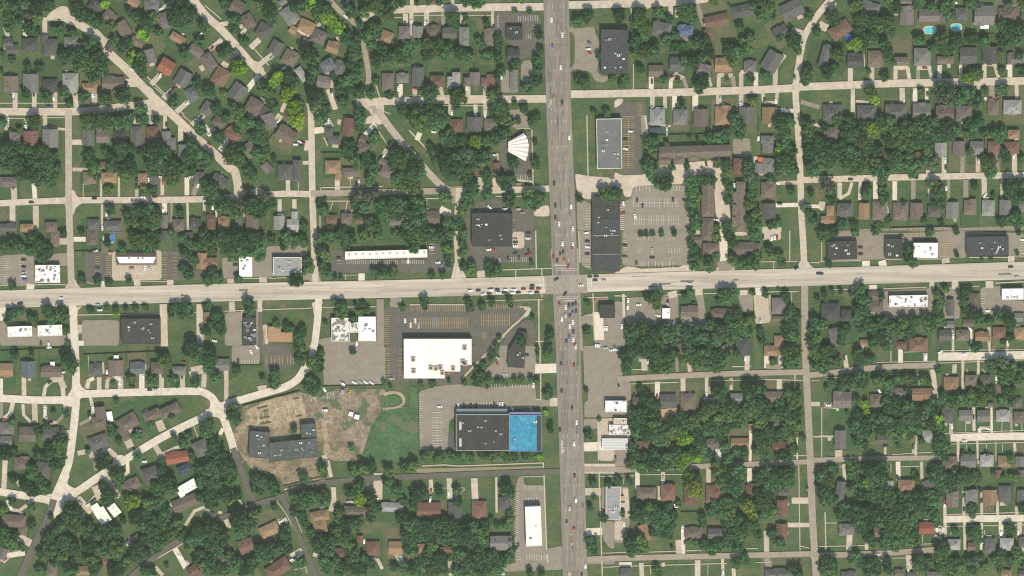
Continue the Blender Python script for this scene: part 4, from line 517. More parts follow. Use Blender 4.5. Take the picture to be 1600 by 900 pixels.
C 780 235 50 w;800 205 50 s;690 340 -40 w;712 322 -40 k;735 305 -40 k;920 272 70 t;40 770 -30 r;1405 745 60 w;1465 790 60 s;1128 5 0 w;1340 345 30 w;1180 175 -20 w;48 690 20 r
D 30 220 40 0 40;125 130 150 190 24;60 310 90 380 26;90 380 150 390 26;150 390 270 300 28;610 290 710 400 50;740 200 770 270 50;770 270 690 350 50;830 130 920 280 50;920 140 1000 90 26;1000 90 995 0 28;890 20 960 0 50;740 0 745 70 24;140 590 250 650 60;50 740 190 720 40;20 780 60 740 50;1370 690 1450 830 44;1450 500 1520 390 26;1520 390 1600 360 26;1215 830 1270 890 30;120 0 130 120 0;1000 660 1020 600 30
W 1060 860 1470 620 10;1470 620 1600 560 0;20 650 10 700 0
S 1440 65 0 0 0 n;420 0 0 0 0 n
T 1 4
C 600 470 -25 w;610 490 -25 k;680 770 -30 w;700 760 -30 k;735 745 -30 w;1122 318 0 s;1165 318 0 w;1352 296 90 w;1540 765 90 w;1525 750 90 s;690 778 -30 s;1245 628 90 w
D 985 120 960 0 30;1005 210 1010 300 36;1010 300 985 390 38;580 480 640 465 50;680 750 760 705 60;250 280 290 340 20;110 400 130 405 24;10 380 75 435 30;160 450 190 520 36;1355 100 1352 300 70;1300 760 1350 770 24;1350 770 1385 840 26;1500 720 1550 800 50;850 730 890 745 30;1190 -10 1190 0 0;270 160 270 160 0
W 620 225 940 150 14;290 0 350 290 9;330 370 560 310 8;560 310 640 420 8;640 420 800 740 8;680 370 760 560 7;780 800 800 880 7;700 850 790 830 7;0 520 130 460 8
T 2 4
C 168 236 90 r;162 298 100 W;305 255 90 w;130 335 -30 w;152 358 0 r;1290 115 90 k;1300 300 90 W;1250 368 90 s;1228 480 80 k;1283 530 90 r;1374 820 90 w;78 765 90 w;840 685 70 k;850 655 80 k;1345 890 90 k
D 310 140 315 300 42;165 150 170 240 32;505 140 512 310 52;677 130 680 400 18;350 290 430 220 20;310 720 320 830 34;690 870 740 870 50;1370 240 1490 240 60;1380 555 1500 550 60;1370 60 1600 60 80;1390 780 1600 770 60;320 880 320 900 30;85 740 80 790 40;1185 640 1060 690 0
W 100 40 270 30 10;270 30 370 40 10;370 40 1050 15 10;0 213 430 210 6;1050 110 1070 690 12;1480 90 1505 900 11;1075 730 1080 795 12;880 125 1040 120 7;1490 120 1600 118 7;1510 720 1600 718 7;1510 830 1600 828 7;1045 10 1045 55 12
T 3 4
C 376 185 90 w;380 135 90 s;380 215 90 r;74 498 90 w;528 535 90 w;550 640 90 k;1195 575 90 k;848 870 90 w;843 885 90 s;1388 42 -10 w;1265 62 80 w;1508 215 90 k;488 352 -20 r;1342 338 0 w;390 303 0 w
D 180 80 180 210 36;350 200 350 300 24;380 90 378 220 32;735 60 735 180 36;1055 60 1055 180 36;1340 500 1445 500 38;535 510 538 730 30;498 620 505 720 44;1185 550 1190 720 40;210 800 215 900 36;380 800 385 820 28;650 780 650 900 44;845 770 848 900 24;930 840 935 900 30;1190 760 1210 840 50;1390 310 1530 310 50;1450 500 1540 500 36;85 220 105 440 40;40 810 130 810 40;90 730 90 730 0
W 200 108 540 105 7;0 118 160 115 7;270 712 680 698 8;0 715 120 712 8;1030 685 1120 685 8;0 825 880 800 8;1100 795 1240 790 6;1440 30 1450 700 8;75 130 70 180 6;280 825 285 890 6;730 810 730 890 6;1455 665 1520 680 8;1560 80 1600 65 7;1345 420 1355 440 6;1350 530 1358 570 8
S 52 295 50 40 0 t;58 345 55 38 0 l;390 303 34 20 0 w;485 350 35 35 -20 w
T 4 4
C 457 730 0 w;920 528 0 w;942 530 0 s;980 340 90 w;978 318 90 r;1268 312 90 k;1420 565 90 w;1555 560 90 w;696 850 90 w;740 850 60 r;1130 275 90 k;1132 378 90 k;1275 630 90 k;610 130 90 k
D 615 10 620 150 36;800 10 802 140 24;238 575 232 700 46;980 300 985 590 26;1130 240 1130 430 22;1268 240 1270 430 22;1392 270 1393 430 22;1540 360 1545 430 24;1135 480 1138 690 22;1270 490 1265 690 18;1420 480 1420 600 36;1565 480 1565 580 36;700 740 705 840 46;930 560 960 520 60;930 590 925 600 60;190 30 200 150 26;370 650 370 690 30;500 740 500 800 30;1245 0 1245 20 18
W 0 668 380 660 8;45 400 52 700 10;50 485 135 485 8;1000 418 1600 402 8;990 512 1600 498 8;800 650 900 645 7;808 575 808 640 6;1045 515 1025 580 6;1290 540 1295 580 6;570 760 720 755 7;640 45 790 40 7;0 50 200 45 7;560 20 560 90 6;30 30 30 80 7;1460 300 1460 350 5;1290 360 1320 330 5;1405 350 1460 345 5
S 1052 90 34 28 0 w;870 225 0 0 0 w
'''
LOT = '''
T 2 0
a 670 115 755 82 1000 115 1020 125 1030 310 1062 300 1062 345 960 430 860 470 830 380 740 310 660 265
p 715 545 780 545 795 690 850 690 850 722 715 722
p 870 500 900 470 960 470 972 640 870 640
p 1225 195 1290 225 1440 205 1455 270 1490 330 1480 420 1465 560 1500 600 1555 590 1550 630 1500 645 1450 630 1410 560 1340 545 1265 575 1245 540 1270 525 1290 480 1290 280 1270 250 1240 250
p 760 860 900 850 905 900 760 900
T 3 0
a 0 830 50 800 240 792 245 900 0 900
c 0 780 65 765 70 800 0 850
T 2 1
p 780 0 925 0 935 100 800 100
a 715 180 830 130 945 125 955 500 850 520 735 440 705 330
a 440 760 500 690 600 660 650 638 690 650 730 720 800 730 965 730 978 900 440 900
c 1290 455 1400 475 1600 490 1600 560 1500 580 1420 660 1360 650 1310 610
p 1305 640 1415 690 1420 900 1310 900
a 1560 470 1600 450 1600 500 1560 500
c 970 720 1090 700 1095 790 970 790
T 3 1
a 20 0 205 0 215 465 70 465 20 410
p 205 0 245 0 250 165 250 200 215 200
p 140 560 290 545 540 545 565 560 575 700 600 900 40 900 30 700 140 640
c 0 440 60 470 220 465 350 410 350 390 830 345 865 400 850 480 880 600 900 720 910 800 860 900 830 900 790 760 780 600 795 490 700 465 540 490 535 540 440 540 290 545 140 560 135 640 80 640 60 580 0 560
c 1085 320 1130 320 1150 360 1170 470 1130 470 1090 380
p 925 180 1060 180 1065 320 930 320
d 970 200 1015 195 1020 270 995 285 972 270
T 4 1
p 290 890 550 885 900 870 1100 880 1600 862 1600 900 290 900
c 0 690 45 690 40 745 0 745
T 0 2
p 0 195 260 180 275 270 275 418 0 425
p 380 185 530 175 535 280 470 275 470 265 380 265
a 660 170 880 165 875 410 665 410
o 875 165 1262 155 1262 388 875 392
a 1262 155 1500 160 1500 385 1262 388
a 1500 310 1600 310 1600 375 1500 375
p 0 700 50 700 550 830 560 880 540 900 0 900
p 640 700 930 700 930 900 640 900
p 1255 640 1312 640 1305 900 1255 900
p 1535 640 1600 640 1600 900 1560 900 1550 700
T 1 2
p 130 215 270 205 270 370 145 375
p 370 205 480 210 480 125 800 110 800 200 535 210 535 370 370 365
a 985 150 1070 145 1090 230 1600 225 1600 320 1260 330 1190 330 990 325
p 160 640 290 635 290 900 155 900
k 295 690 402 650 402 900 295 900
a 415 632 450 632 450 740 500 740 500 880 700 890 700 900 415 900
c 450 735 495 735 495 890 470 890
p 890 850 990 830 1140 870 1200 870 1340 870 1350 600 1400 600 1400 900 890 900
a 1400 600 1600 595 1600 900 1400 900
T 2 2
a 0 220 140 230 150 90 330 90 330 320 60 320 60 335 0 335
a 440 0 980 0 980 250 590 250 585 340 530 340 500 250 440 230
o 803 10 897 10 897 140 803 140
p 1320 0 1428 0 1435 310 1350 280 1320 180
a 0 570 450 580 500 590 870 580 890 600 940 610 910 670 830 740 780 820 640 900 490 900 490 830 0 830
a 690 900 830 760 890 700 950 695 985 760 985 900 930 900 925 800 870 800 800 900
c 890 585 950 600 945 650 890 690 920 630 890 610
p 1450 650 1600 560 1600 900 1450 900
b 1442 530 1550 525 1550 545 1470 545 1455 570 1450 655 1442 655
c 1340 665 1450 650 1450 740 1370 735
T 3 2
p 60 0 590 0 590 270 130 280 60 270
c 0 330 60 300 80 280 160 285 200 300 510 285 530 270 600 270 640 320 0 345
c 600 0 760 0 770 40 600 45
c 940 10 1035 10 1035 40 940 40
c 1155 0 1300 0 1300 75 1155 75
p 95 530 160 520 440 515 500 510 500 740 90 740
p 520 600 660 590 620 480 690 475 720 700 720 740 520 745
p 960 500 1080 490 1085 640 1010 640
o 1085 490 1220 485 1220 720 1100 730
p 0 550 70 560 85 900 0 900
T 4 2
p 60 0 380 0 510 20 720 20 1060 0 1600 20 1600 210 1480 210 1480 30 1150 40 1150 215 930 215 930 60 740 60 740 210 520 225 300 230 65 230
p 510 470 890 450 900 690 510 690
p 385 470 510 470 510 660 400 660
p 970 445 1105 440 1100 690 970 690
p 1260 445 1430 430 1430 540 1600 550 1600 640 1260 655
T 1 3
p 210 0 430 0 430 150 210 145
a 430 0 660 0 710 150 480 220
p 920 0 1410 0 1412 300 930 312
a 1412 0 1600 0 1600 290 1430 290
t 300 470 740 360 900 400 1040 330 1410 340 1420 400 1390 480 1290 650 1250 800 1210 900 1010 900 900 860 870 900 300 900 210 680 260 620
T 2 3
a 0 0 490 0 640 0 660 20 410 270 350 330 0 270
p 690 0 780 0 770 170 900 165 900 0 985 0 985 140 1140 140 1140 200 985 210 970 240 600 250 590 190 700 90
p 70 360 180 320 400 300 600 330 980 300 990 420 1140 420 1100 470 780 500 360 490 360 560 310 580 300 810 80 820
p 1355 0 1600 0 1600 560 1365 560 1365 440 1395 430 1395 320 1365 320
o 1470 570 1600 565 1600 900 1480 900
p 1360 570 1470 570 1470 650 1360 650
p 1365 775 1470 775 1470 830 1360 830
k 300 680 370 670 370 830 300 820
T 3 3
p 0 0 50 0 70 230 130 300 130 560 100 800 100 900 0 900
o 0 565 115 565 125 800 0 800
T 2 4
p 830 200 850 120 890 120 895 190 1060 190 1065 690 1190 660 1195 850 840 860 825 780
p 1375 20 1600 40 1600 90 1375 90
p 1500 470 1600 470 1600 690 1560 680 1510 610
p 1500 200 1540 200 1540 470 1500 470
p 1385 760 1600 760 1600 810 1400 800
p 690 830 840 790 860 860 700 870
T 3 4
p 0 0 130 0 130 90 0 100
p 0 200 110 200 120 470 90 640 0 640
o 0 470 82 470 82 620 0 620
T 0 4
p 0 760 60 690 190 700 200 740 60 760 0 800
p 370 790 450 790 430 900 370 900
T 1 4
t 320 0 960 0 980 130 620 190 600 150 480 70 380 90
p 1230 180 1360 170 1360 240 1230 230
T 2 4
d 40 60 1050 40 1050 55 60 95
T 0 0
c 385 100 470 45 530 50 560 150 380 155 355 150
c 650 230 700 218 760 222 840 310 845 390 740 310
c 1100 640 1180 760 1130 800 1145 900 1330 900 1250 790 1190 690
T 1 0
c 1180 790 1260 800 1320 785 1400 780 1400 900 1300 900 1290 870
c 350 480 400 470 470 540 440 590 420 580
T 1 1
c 1290 0 1400 0 1400 50 1370 80 1330 60 1240 70 1235 45
c 220 440 250 460 290 560 330 590 420 560 480 600 480 650 300 660 230 630
T 0 1
c 495 665 525 580 575 580 600 630 640 660 640 690 590 720 578 780 528 780 515 720
T 0 3
w 560 340 570 240 620 240 630 320 680 345 680 400 625 410 610 470 555 480 520 465 480 460
w 900 860 960 850 1000 890 880 900
T 1 3
w 0 355 50 380 120 445 170 440 200 500 170 540 200 600 140 600 110 560 60 555 0 570 0 500 40 490 45 430 0 400
T 0 4
w 350 265 430 255 490 120 550 100 520 180 580 215 640 200 600 290 480 400 400 470 352 450 385 370 370 320 270 300 330 290
T 2 1
p 290 560 430 550 420 650 370 680 335 700 310 600
T 2 2
c 320 390 340 300 350 240 395 240 410 300 450 380
T 3 2
c 785 320 830 240 880 230 950 310
c 1395 300 1440 270 1448 230 1505 230 1530 270 1570 300
T 0 2
c 500 450 535 410 540 380 590 380 600 420 650 460
c 540 605 545 660 605 700 605 640 620 610 650 590
T 1 2
p 800 390 840 330 880 330 920 410
c 830 560 845 600 850 660 900 650 905 600 930 550
T 1 3
e 330 500 560 400 760 390 800 560 560 640 420 640 310 640
G 1400 520 1440 495 1500 490 1600 470 1600 900 1400 905 1330 880 1240 900 1225 850 1290 800 1262 750 1310 715 1290 660 1335 620 1310 590 1370 570
G 1410 395 1480 380 1525 400 1535 430 1515 455 1460 470 1405 475
e 900 560 950 580 980 860 925 850 930 700
T 2 3
G 0 320 60 320 75 820 0 830
T 2 2
B 180 675 228 675 228 760 180 760
'''
ROAD = '''
avenue a 39 868.5 -12 871 90 873.5 180 877 270 880.5 360 887.5 540 893.5 720 899 912
crosstown_road w 28 -12 467.8 320 457.5 640 450.5 870 444 960 441 1280 432 1612 422
side_street c 13 90 22 120 36 150 55 168 80 195 105 220 132 240 152 262 172 306 214 330 235 348 252 358 262 367 268 374 300
side_street c 12 -12 174 120 174 180 168 240 160
side_street c 12 296 -10 320 22 345 45 368 70 390 96 412 118
tree_lined_lane v 8 508 -8 532 18 550 32 562 48 570 80 576 118 574 148 588 176
dead_end c 9 556 38 584 18
side_street c 12 612 15 720 12 862 10
side_street c 12 878 8 960 6 1060 3 1112 -4
side_street c 12 556 160 640 157 865 154
diagonal_street q 11 590 172 610 200 640 236 690 290 720 302
lane c 10 483 160 486 180 488 300 490 360 493 446
lane c 10 -12 318 108 313 320 311 430 303 485 303
lane v 10 486 302 600 300 700 298 720 298
lane c 10 712 298 780 297 870 294
lane q 10.5 107 172 107.5 300 109 360 112 458
lane c 9 717 296 713 360 715 400 716 448
side_street w 12 112 462 115 500 118 560 119 618 116 660 108 720 97 750 84 780
side_street w 12 -12 621 60 625 118 624
side_street w 12 114 616 200 613 300 611 318 613 332 622 340 636 348 650
side_street w 12 90 784 120 768 166 737 250 685 320 650 350 633 385 622 420 612 446 604 465 592 477 574
lane w 11 478 580 490 545 496 500 498 462
side_street w 12 -12 766 60 778 95 786
side_street a 11 84 780 76 805 54 850 28 908
side_street w 12 342 636 352 660 362 690 366 706
side_street a 10 364 700 374 724 388 762 396 782
side_street a 9 200 905 230 880 260 856 300 834 350 808 400 788 440 776 470 761 520 753 580 747 640 745 780 739 885 736
side_street a 8 440 772 452 800 472 848 484 876 500 908
side_street c 10 1304 -8 1285 14 1270 34 1256 60 1248 100 1243 140 1246 190 1250 260 1252 330 1255 380 1257 426
long_lane v 11 1257 440 1258 540 1262 630 1266 720 1270 820 1276 910
side_street c 12 884 147 960 146 1060 144 1160 141 1250 137
side_street c 12 1238 136 1320 133 1400 130 1612 126
side_street c 10 1252 281 1400 277 1612 273
wooded_lane v 9 965 592 1060 587 1160 583 1262 581
wooded_lane v 9 1256 587 1300 582 1370 574 1466 570
dead_end w 13 1466 557 1540 556 1612 554
dead_end w 12 1485 684 1540 682 1612 681
dead_end w 11 1474 811 1540 810 1612 809
wooded_lane v 8 905 733 985 733 1100 728 1266 721
wooded_lane v 8 1262 719 1380 716 1470 715
wooded_lane v 9 900 875 960 872 1100 869 1270 865
wooded_lane v 9 1266 868 1380 864 1470 858
path o 3 826 484 812 500 796 514 770 543 745 567 722 592
path o 2 826 484 822 480 812 479
'''
MARK = '''
T 2 0
690 120 692 270 8 34 28 w
850 145 1000 140 9 45 0 w
980 200 980 260 4 30 90 w
915 285 945 285 3 35 0 w
T 3 0
200 800 200 900 8 36 90 y
T 3 1
110 10 110 410 24 90 90 y
170 575 300 575 6 38 0 w
440 570 530 570 5 38 0 w
150 680 495 680 18 76 0 w
155 815 500 815 19 80 0 w
575 560 575 890 17 26 80 w
60 720 60 890 12 30 90 w
T 3 2
180 65 460 65 11 28 0 w
160 155 210 155 3 40 0 w
425 155 510 155 5 40 0 w
210 260 485 260 11 48 0 w
578 10 578 200 10 30 90 w
85 20 85 260 14 30 90 w
T 2 1
1390 730 1390 890 14 34 90 w
830 480 940 480 7 40 0 w
815 840 815 890 4 60 0 w
T 0 2
52 220 52 410 12 38 90 w
165 220 165 400 9 30 90 w
850 190 850 400 16 40 90 y
1282 170 1282 380 12 42 90 y
1368 180 1368 370 8 36 90 y
910 368 1250 368 16 34 0 y
760 200 760 320 7 34 90 y
T 1 2
1110 245 1590 245 30 32 0 w
1050 210 1050 260 3 30 90 w
465 780 465 880 8 40 35 y
1420 660 1420 880 14 36 90 y
T 2 2
10 245 110 245 8 30 0 w
175 110 175 200 5 36 90 w
10 610 430 610 27 45 0 y
10 720 450 720 27 90 0 y
610 590 870 590 16 38 0 y
560 700 780 700 13 92 0 y
780 225 930 225 10 40 0 w
570 820 610 820 4 50 0 y
660 885 740 815 7 40 -10 y
1385 10 1385 280 16 36 90 w
T 1 3
1428 20 1428 230 12 38 90 y
1535 20 1535 230 12 42 90 y
480 110 690 110 11 70 0 y
290 125 410 125 7 30 0 w
T 2 3
580 75 650 10 8 40 -10 y
640 315 970 315 17 30 0 w
365 455 730 455 18 36 0 w
90 380 90 800 24 30 90 w
215 520 215 780 14 80 90 w
T 2 4
835 220 835 650 30 44 68 w
850 680 850 770 5 36 90 w
900 210 1050 210 9 40 0 w
910 295 1010 295 6 30 0 w
915 750 1070 750 9 44 0 w
T 3 4
20 490 80 490 6 40 0 w
20 590 80 590 6 40 0 w
T 4 2
415 85 415 170 6 40 90 y
715 10 820 10 8 30 0 y
985 100 985 200 7 80 90 y
1280 470 1280 630 9 36 90 w
1590 90 1590 200 6 40 90 w
T 0 4
'''
FLAT = '''
2 0 818 257 126 105 0 4 dark office_building|square dark-roofed office beside the striped lot at top, left of the avenue
2 0 1602 407 212 345 0 7 char apartment_block|tall charcoal flat-roofed apartment block right of the avenue near the top
2 1 1560 222 194 392 -1 6 grey office_building|long grey flat-roofed office with pale rim beside the yellow-striped lot
2 1 645 898 315 258 0 6 dark retail_building|near-black flat-roofed shop above left of the main crossing
2 2 1535 30 215 590 0 5 tar strip_mall|long black flat-roofed strip of shops at the crossing's upper right corner
0 2 372 340 192 140 0 5 stain shop_building|white shop with a dark-stained roof beside the left vertical lane
0 2 155 790 190 82 -2 5 rust shop_building|left one of the two white-roofed shops below the crosstown road
0 2 390 782 190 84 -2 5 rust shop_building|right one of the two white-roofed shops below the crosstown road
0 2 1102 788 305 198 0 6 tar retail_building|big black-roofed shop with a few white vents below the crosstown road at left
1 2 319 285 102 160 0 5 white shop_building|small upright white-roofed shop left of the grey one
1 2 645 280 222 142 0 5 lgrey shop_building|grey-roofed shop with rooftop units beside the left part of the crosstown road
1 2 1417 188 640 62 -1.6 5 cream motel_building|very long thin white motel roof above the crosstown road
1 2 1060 775 140 185 0 5 patchy shop_building|shabby white and grey patched roof shop left of the big store
1 2 1268 770 135 195 0 5 white shop_building|cream flat roof joined to the patchy shop beside the big store
4 2 180 155 230 142 -2 5 dark shop_building|dark grey flat roof with white units, first right-hand shop after the long lane
4 2 583 144 135 156 0 5 dark shop_building|dark roofed shop left of the white one on the right crosstown road
4 2 832 157 188 120 0 6 white shop_building|bright white square-roofed shop above the right crosstown road
4 2 1313 125 320 155 -1 6 char retail_building|wide charcoal roofed shop near the right end of the crosstown road
4 2 697 552 298 90 -1 5 stain shop_building|long white roof streaked with black stains below the right crosstown road
4 2 1512 498 168 86 -1 5 spotty shop_building|white roofed shop at the far right edge below the crosstown road
2 2 1545 632 120 108 0 5 dark gas_canopy|dark fuel-station canopy at the crossing's lower right corner
2 2 222 1002 535 315 0 7 bigwhite supermarket|huge bright white supermarket roof in the middle of the striped parking
2 3 572 680 420 290 0 8 black gym_building|large black flat roof joined to the bright blue roof
2 3 905 685 256 290 0 8 blue sports_hall|bright blue flat-roofed hall beside the avenue
2 3 565 515 400 44 0 5 glassy entrance_canopy|long grey-green canopy along the front of the black and blue roofs
2 3 1612 475 165 90 0 5 spotty shop_building|white spotted roof shop right of the avenue opposite the blue roof
2 3 1642 658 165 80 0 4 patchy shop_building|patchy grey roofed garage shop right of the avenue
2 3 1605 770 200 90 0 4 ribs car_wash|white ribbed roof of the car wash right of the avenue
2 3 1645 590 100 45 0 4 tan shop_building|narrow tan-roofed shop between two white roofs right of the avenue
1 3 425 775 155 210 4 6 slate school_wing|left dark wing of the school beside the building site
1 3 690 815 390 150 -6 6 slate school_building|long dark main roof of the school below the building site
1 3 810 665 115 110 -4 6 slate school_wing|small upper right wing of the school beside the dirt track
2 4 968 512 122 318 -2 7 cream2 office_building|tall cream-white roofed building beside the avenue at bottom
2 4 1590 330 115 262 0 5 lgrey shop_building|grey roofed building right of the avenue near the bottom
3 2 404 648 58 80 0 4 white shop_building|small white upright shop below the crosstown road right of the avenue
1 2 350 790 105 215 0 5 tar clinic_building|black-roofed upright building dotted with white vents left of the tan one
1 2 1167 758 66 80 0 4 patchy shop_building|low patchy link roof between the shabby and the cream flat roofs
'''
# ------------------------------------------------------------------ the ground and everything painted or paved on it
def V2(t, x, y): p = W(*sxy(t, x, y)); return (p.x, p.y)
g = []
N = 24
for i in range(N + 1):
    for j in range(N + 1): g.append((-2250 + 4500 * i / N, -2250 + 4500 * j / N, 0.0))
struct(link('ground', mesh('ground', g, [(i * (N + 1) + j, (i + 1) * (N + 1) + j, (i + 1) * (N + 1) + j + 1, i * (N + 1) + j + 1) for i in range(N) for j in range(N)], GRASS)))
LOTNAME = {'a': 'parking_lot', 'p': 'parking_lot', 'c': 'paved_court', 'o': 'paved_court', 'k': 'parking_lot', 't': 'bare_ground', 'e': 'sandy_ground', 'b': 'brick_path', 'B': 'parking_bay', 'w': 'paved_court', 'q': 'paved_court', 'd': 'dry_verge', 'G': 'sports_lawn'}
LOTS = []
for k, (t, ln) in enumerate(parse(LOT)):
    f = ln.split(); q = [float(v) for v in f[1:]]
    src = [sxy(t, q[i], q[i + 1]) for i in range(0, len(q), 2)]
    LOTS.append((f[0], src))
    pts = poly_clean([W(*s)[:2] for s in src], 2)
    z = 0.20 + 0.0026 * k
    me = mesh(LOTNAME[f[0]], [(x, y, z) for x, y in pts], [tuple(range(len(pts)))], SURF[f[0]])
    bm = bmesh.new(); bm.from_mesh(me); bmesh.ops.triangulate(bm, faces=bm.faces[:]); bmesh.ops.recalc_face_normals(bm, faces=bm.faces[:])
    for fc in bm.faces:
        if fc.normal.z < 0: fc.normal_flip()
    bm.to_mesh(me); bm.free()
    struct(link(LOTNAME[f[0]], me))
Z_DRIVE, Z_WALK, Z_ROAD, Z_MARK = 0.50, 0.56, 0.60, 0.84
ROADS = []
for k, ln in enumerate(ROAD.strip().splitlines()):
    f = ln.split(); q = [float(v) for v in f[3:]]
    src = smooth_line([(q[i], q[i + 1]) for i in range(0, len(q), 2)])
    m = {'avenue': ROAD_A, 'crosstown_road': ROAD_C}.get(f[0], SURF[f[1]])
    wd = float(f[2]) * MPP
    z = Z_ROAD + 0.005 * k if k > 1 else Z_ROAD + 0.21 + 0.006 * (1 - k)
    ROADS.append((f[0], wd, [W(*s) for s in src], f[1]))
    struct(link(f[0], strip_mesh(f[0], [W(*s)[:2] for s in src], wd, z, m)))
# driveways and front walks, poured piece by piece
for codes, name, z0, nst, ms in (('D', 'driveway', Z_DRIVE, 9, [SURF['c'], SURF['o'], SURF['p'], mat('pale_new_concrete', (0.60, 0.52, 0.41), 0.06, 0.2, scale2=0.8)]), ('W', 'pavement', Z_WALK, 7, [WALK])):
    i = 0
    vs = [[] for _ in ms]; fs = [[] for _ in ms]
    for t, ln in parse(CARS):
        if ln[0] != codes: continue
        for it in ln[2:].split(';'):
            q = [float(v) for v in it.split()]
            if len(q) < 5 or q[4] < 3: continue
            a, b = Vector(V2(t, q[0], q[1])), Vector(V2(t, q[2], q[3])); d = b - a
            if d.length < 0.3: continue
            d.normalize(); wdt = q[4] / 5 * MPP; n_ = Vector((-d.y, d.x)) * wdt / 2
            if codes == 'D': a -= d * 0.6; b += d * 0.6
            else: n_ *= 0.85
            k = random.choices(range(len(ms)), [5, 4, 1.4, 2.2][:len(ms)])[0]
            z = z0 + (i % nst) * 0.006; i += 1
            base = len(vs[k]); vs[k] += [(*(a + n_), z), (*(a - n_), z), (*(b - n_), z), (*(b + n_), z)]; fs[k].append((base, base + 1, base + 2, base + 3))
    for k, m in enumerate(ms):
        if vs[k]: struct(link(name, mesh(name, vs[k], fs[k], m)))
# painted markings
mv = {'w': ([], []), 'y': ([], [])}
def paint(c, x, y, L, w, ang, dz=0.0):
    vs, fs = mv[c]; d = Vector((math.cos(ang), math.sin(ang))) * L / 2; n_ = Vector((-d.y, d.x)).normalized() * w / 2; p = Vector((x, y)); b = len(vs)
    vs += [(*(p - d + n_), Z_MARK + dz), (*(p - d - n_), Z_MARK + dz), (*(p + d - n_), Z_MARK + dz), (*(p + d + n_), Z_MARK + dz)]; fs.append((b, b + 1, b + 2, b + 3))
for t, ln in parse(MARK):
    f = ln.split(); x0, y0, x1, y1, n_, L, a = [float(v) for v in f[:7]]
    # a = 0: the stall lines run up and down; 90: across
    ang = R(90 - a)
    for k in range(int(n_)):
        s = k / max(1, n_ - 1); p = V2(t, x0 + (x1 - x0) * s, y0 + (y1 - y0) * s)
        if random.random() < 0.05: continue
        paint(f[7], p[0], p[1], L / 5 * MPP, 0.30, ang)
    if L > 65:
        a_, b_ = Vector(V2(t, x0, y0)), Vector(V2(t, x1, y1)); c_ = (a_ + b_) / 2; dd = b_ - a_
        paint(f[7], c_.x, c_.y, dd.length, 0.18, math.atan2(dd.y, dd.x), 0.004)
def along(pts, off, step, dash, c, w, skip=None):
    acc = 0.0
    for a, b in zip(pts, pts[1:]):
        a, b = Vector(a[:2]), Vector(b[:2]); L = (b - a).length; d = (b - a) / L; n_ = Vector((-d.y, d.x)); s = -acc
        while s < L:
            if s + dash > 0:
                p = a + d * (s + dash / 2) + n_ * off
                if not (skip and skip(p)): paint(c, p.x, p.y, dash, w, math.atan2(d.y, d.x), 0.002)
            s += step
        acc = (L - (s - step)) % step if step else 0
XC = Vector(W(885, 444)[:2])
incross = lambda p: abs(p.x - XC.x) < 17 and abs(p.y - XC.y) < 14
av = ROADS[0][2]; ct = ROADS[1][2]
for off in (-7.0, -3.6, 3.6, 7.0): along(av, off, 12.0, 3.0, 'w', 0.20, incross)
for off in (-1.7, 1.7): along(av, off, 6.0, 6.0, 'y', 0.16, incross)
for off in (-4.4, 4.4): along(ct, off, 12.0, 3.0, 'w', 0.2, incross)
for off in (-1.6, 1.6): along(ct, off, 6.0, 6.0, 'y', 0.14, incross)
for (x, y, L, w, a) in ((876, 414, 13, 0.6, 0), (893, 470, 13, 0.6, 0), (845, 449, 8.5, 0.6, 90), (924, 441, 8.5, 0.6, 90)):
    p = W(x, y); paint('w', p.x, p.y, L, w, R(a), 0.006)
for (x, y, L, a) in ((849, 444, 16, 90), (852, 444, 16, 90), (918, 442, 16, 93), (921, 442, 16, 93), (886, 466, 21, 0), (885, 419.5, 20, 0), (885, 422, 20, 0), (887, 463.5, 21, 0)):
    p = W(x, y); paint('w', p.x, p.y, L, 0.28, R(a), 0.010)
for c, m in (('w', PAINT_W), ('y', PAINT_Y)): struct(link('road_markings', mesh('road_markings', mv[c][0], mv[c][1], m)))
# the patched asphalt of the crossing
XM = mat('crossing_concrete', (0.275, 0.232, 0.186), 0.08, 0.15, scale2=0.4)
for dz, q in ((0.214, ((860.5, 388), (903.5, 388), (911, 548), (868.5, 548))), (0.222, ((850, 430.5), (916, 428.5), (918, 457.5), (852, 459.5)))):
    q = [W(*v) for v in q]
    struct(link('crossing', mesh('crossing', [(p.x, p.y, Z_ROAD + dz) for p in q], [(3, 2, 1, 0)], XM)))

# ------------------------------------------------------------------ houses
def roof_part(vs, fs, cx, cy, w, d, rz, eave, pitch, hip, over=0.45, lift=0.0):
    """one pitched roof with thickness; the ridge follows the longer side"""
    if d > w: w, d, rz = d, w, rz + math.pi / 2
    L, D = w / 2 + over, d / 2 + over; h = D * pitch
    rl = max(0.0, L - D * 0.98) if hip else L
    c, s = math.cos(rz), math.sin(rz); b = len(vs); e = eave + lift
    P = [(-L, -D, e), (L, -D, e), (L, D, e), (-L, D, e), (-rl, 0, e + h), (rl, 0, e + h), (-L, -D, e - 0.18), (L, -D, e - 0.18), (L, D, e - 0.18), (-L, D, e - 0.18)]
    vs += [(cx + x * c - y * s, cy + x * s + y * c, z) for x, y, z in P]
    if rl < 0.05:
        F = [(0, 1, 5), (1, 2, 5), (2, 3, 4), (3, 0, 4)]
        F = [(0, 1, 5, 4), (2, 3, 4, 5), (1, 2, 5), (3, 0, 4)]
    F = [(0, 1, 5, 4), (2, 3, 4, 5), (1, 2, 5), (3, 0, 4), (0, 6, 7, 1), (1, 7, 8, 2), (2, 8, 9, 3), (3, 9, 6, 0), (6, 9, 8, 7)]
    fs += [tuple(b + i for i in f) for f in F]
    return e + h, rz, L, D
def num(k, n, what, start):
    return ('only ' if n == 1 else ORD[k] + ' ') + what + ('' if n == 1 else ' from the ' + start)
HS = []
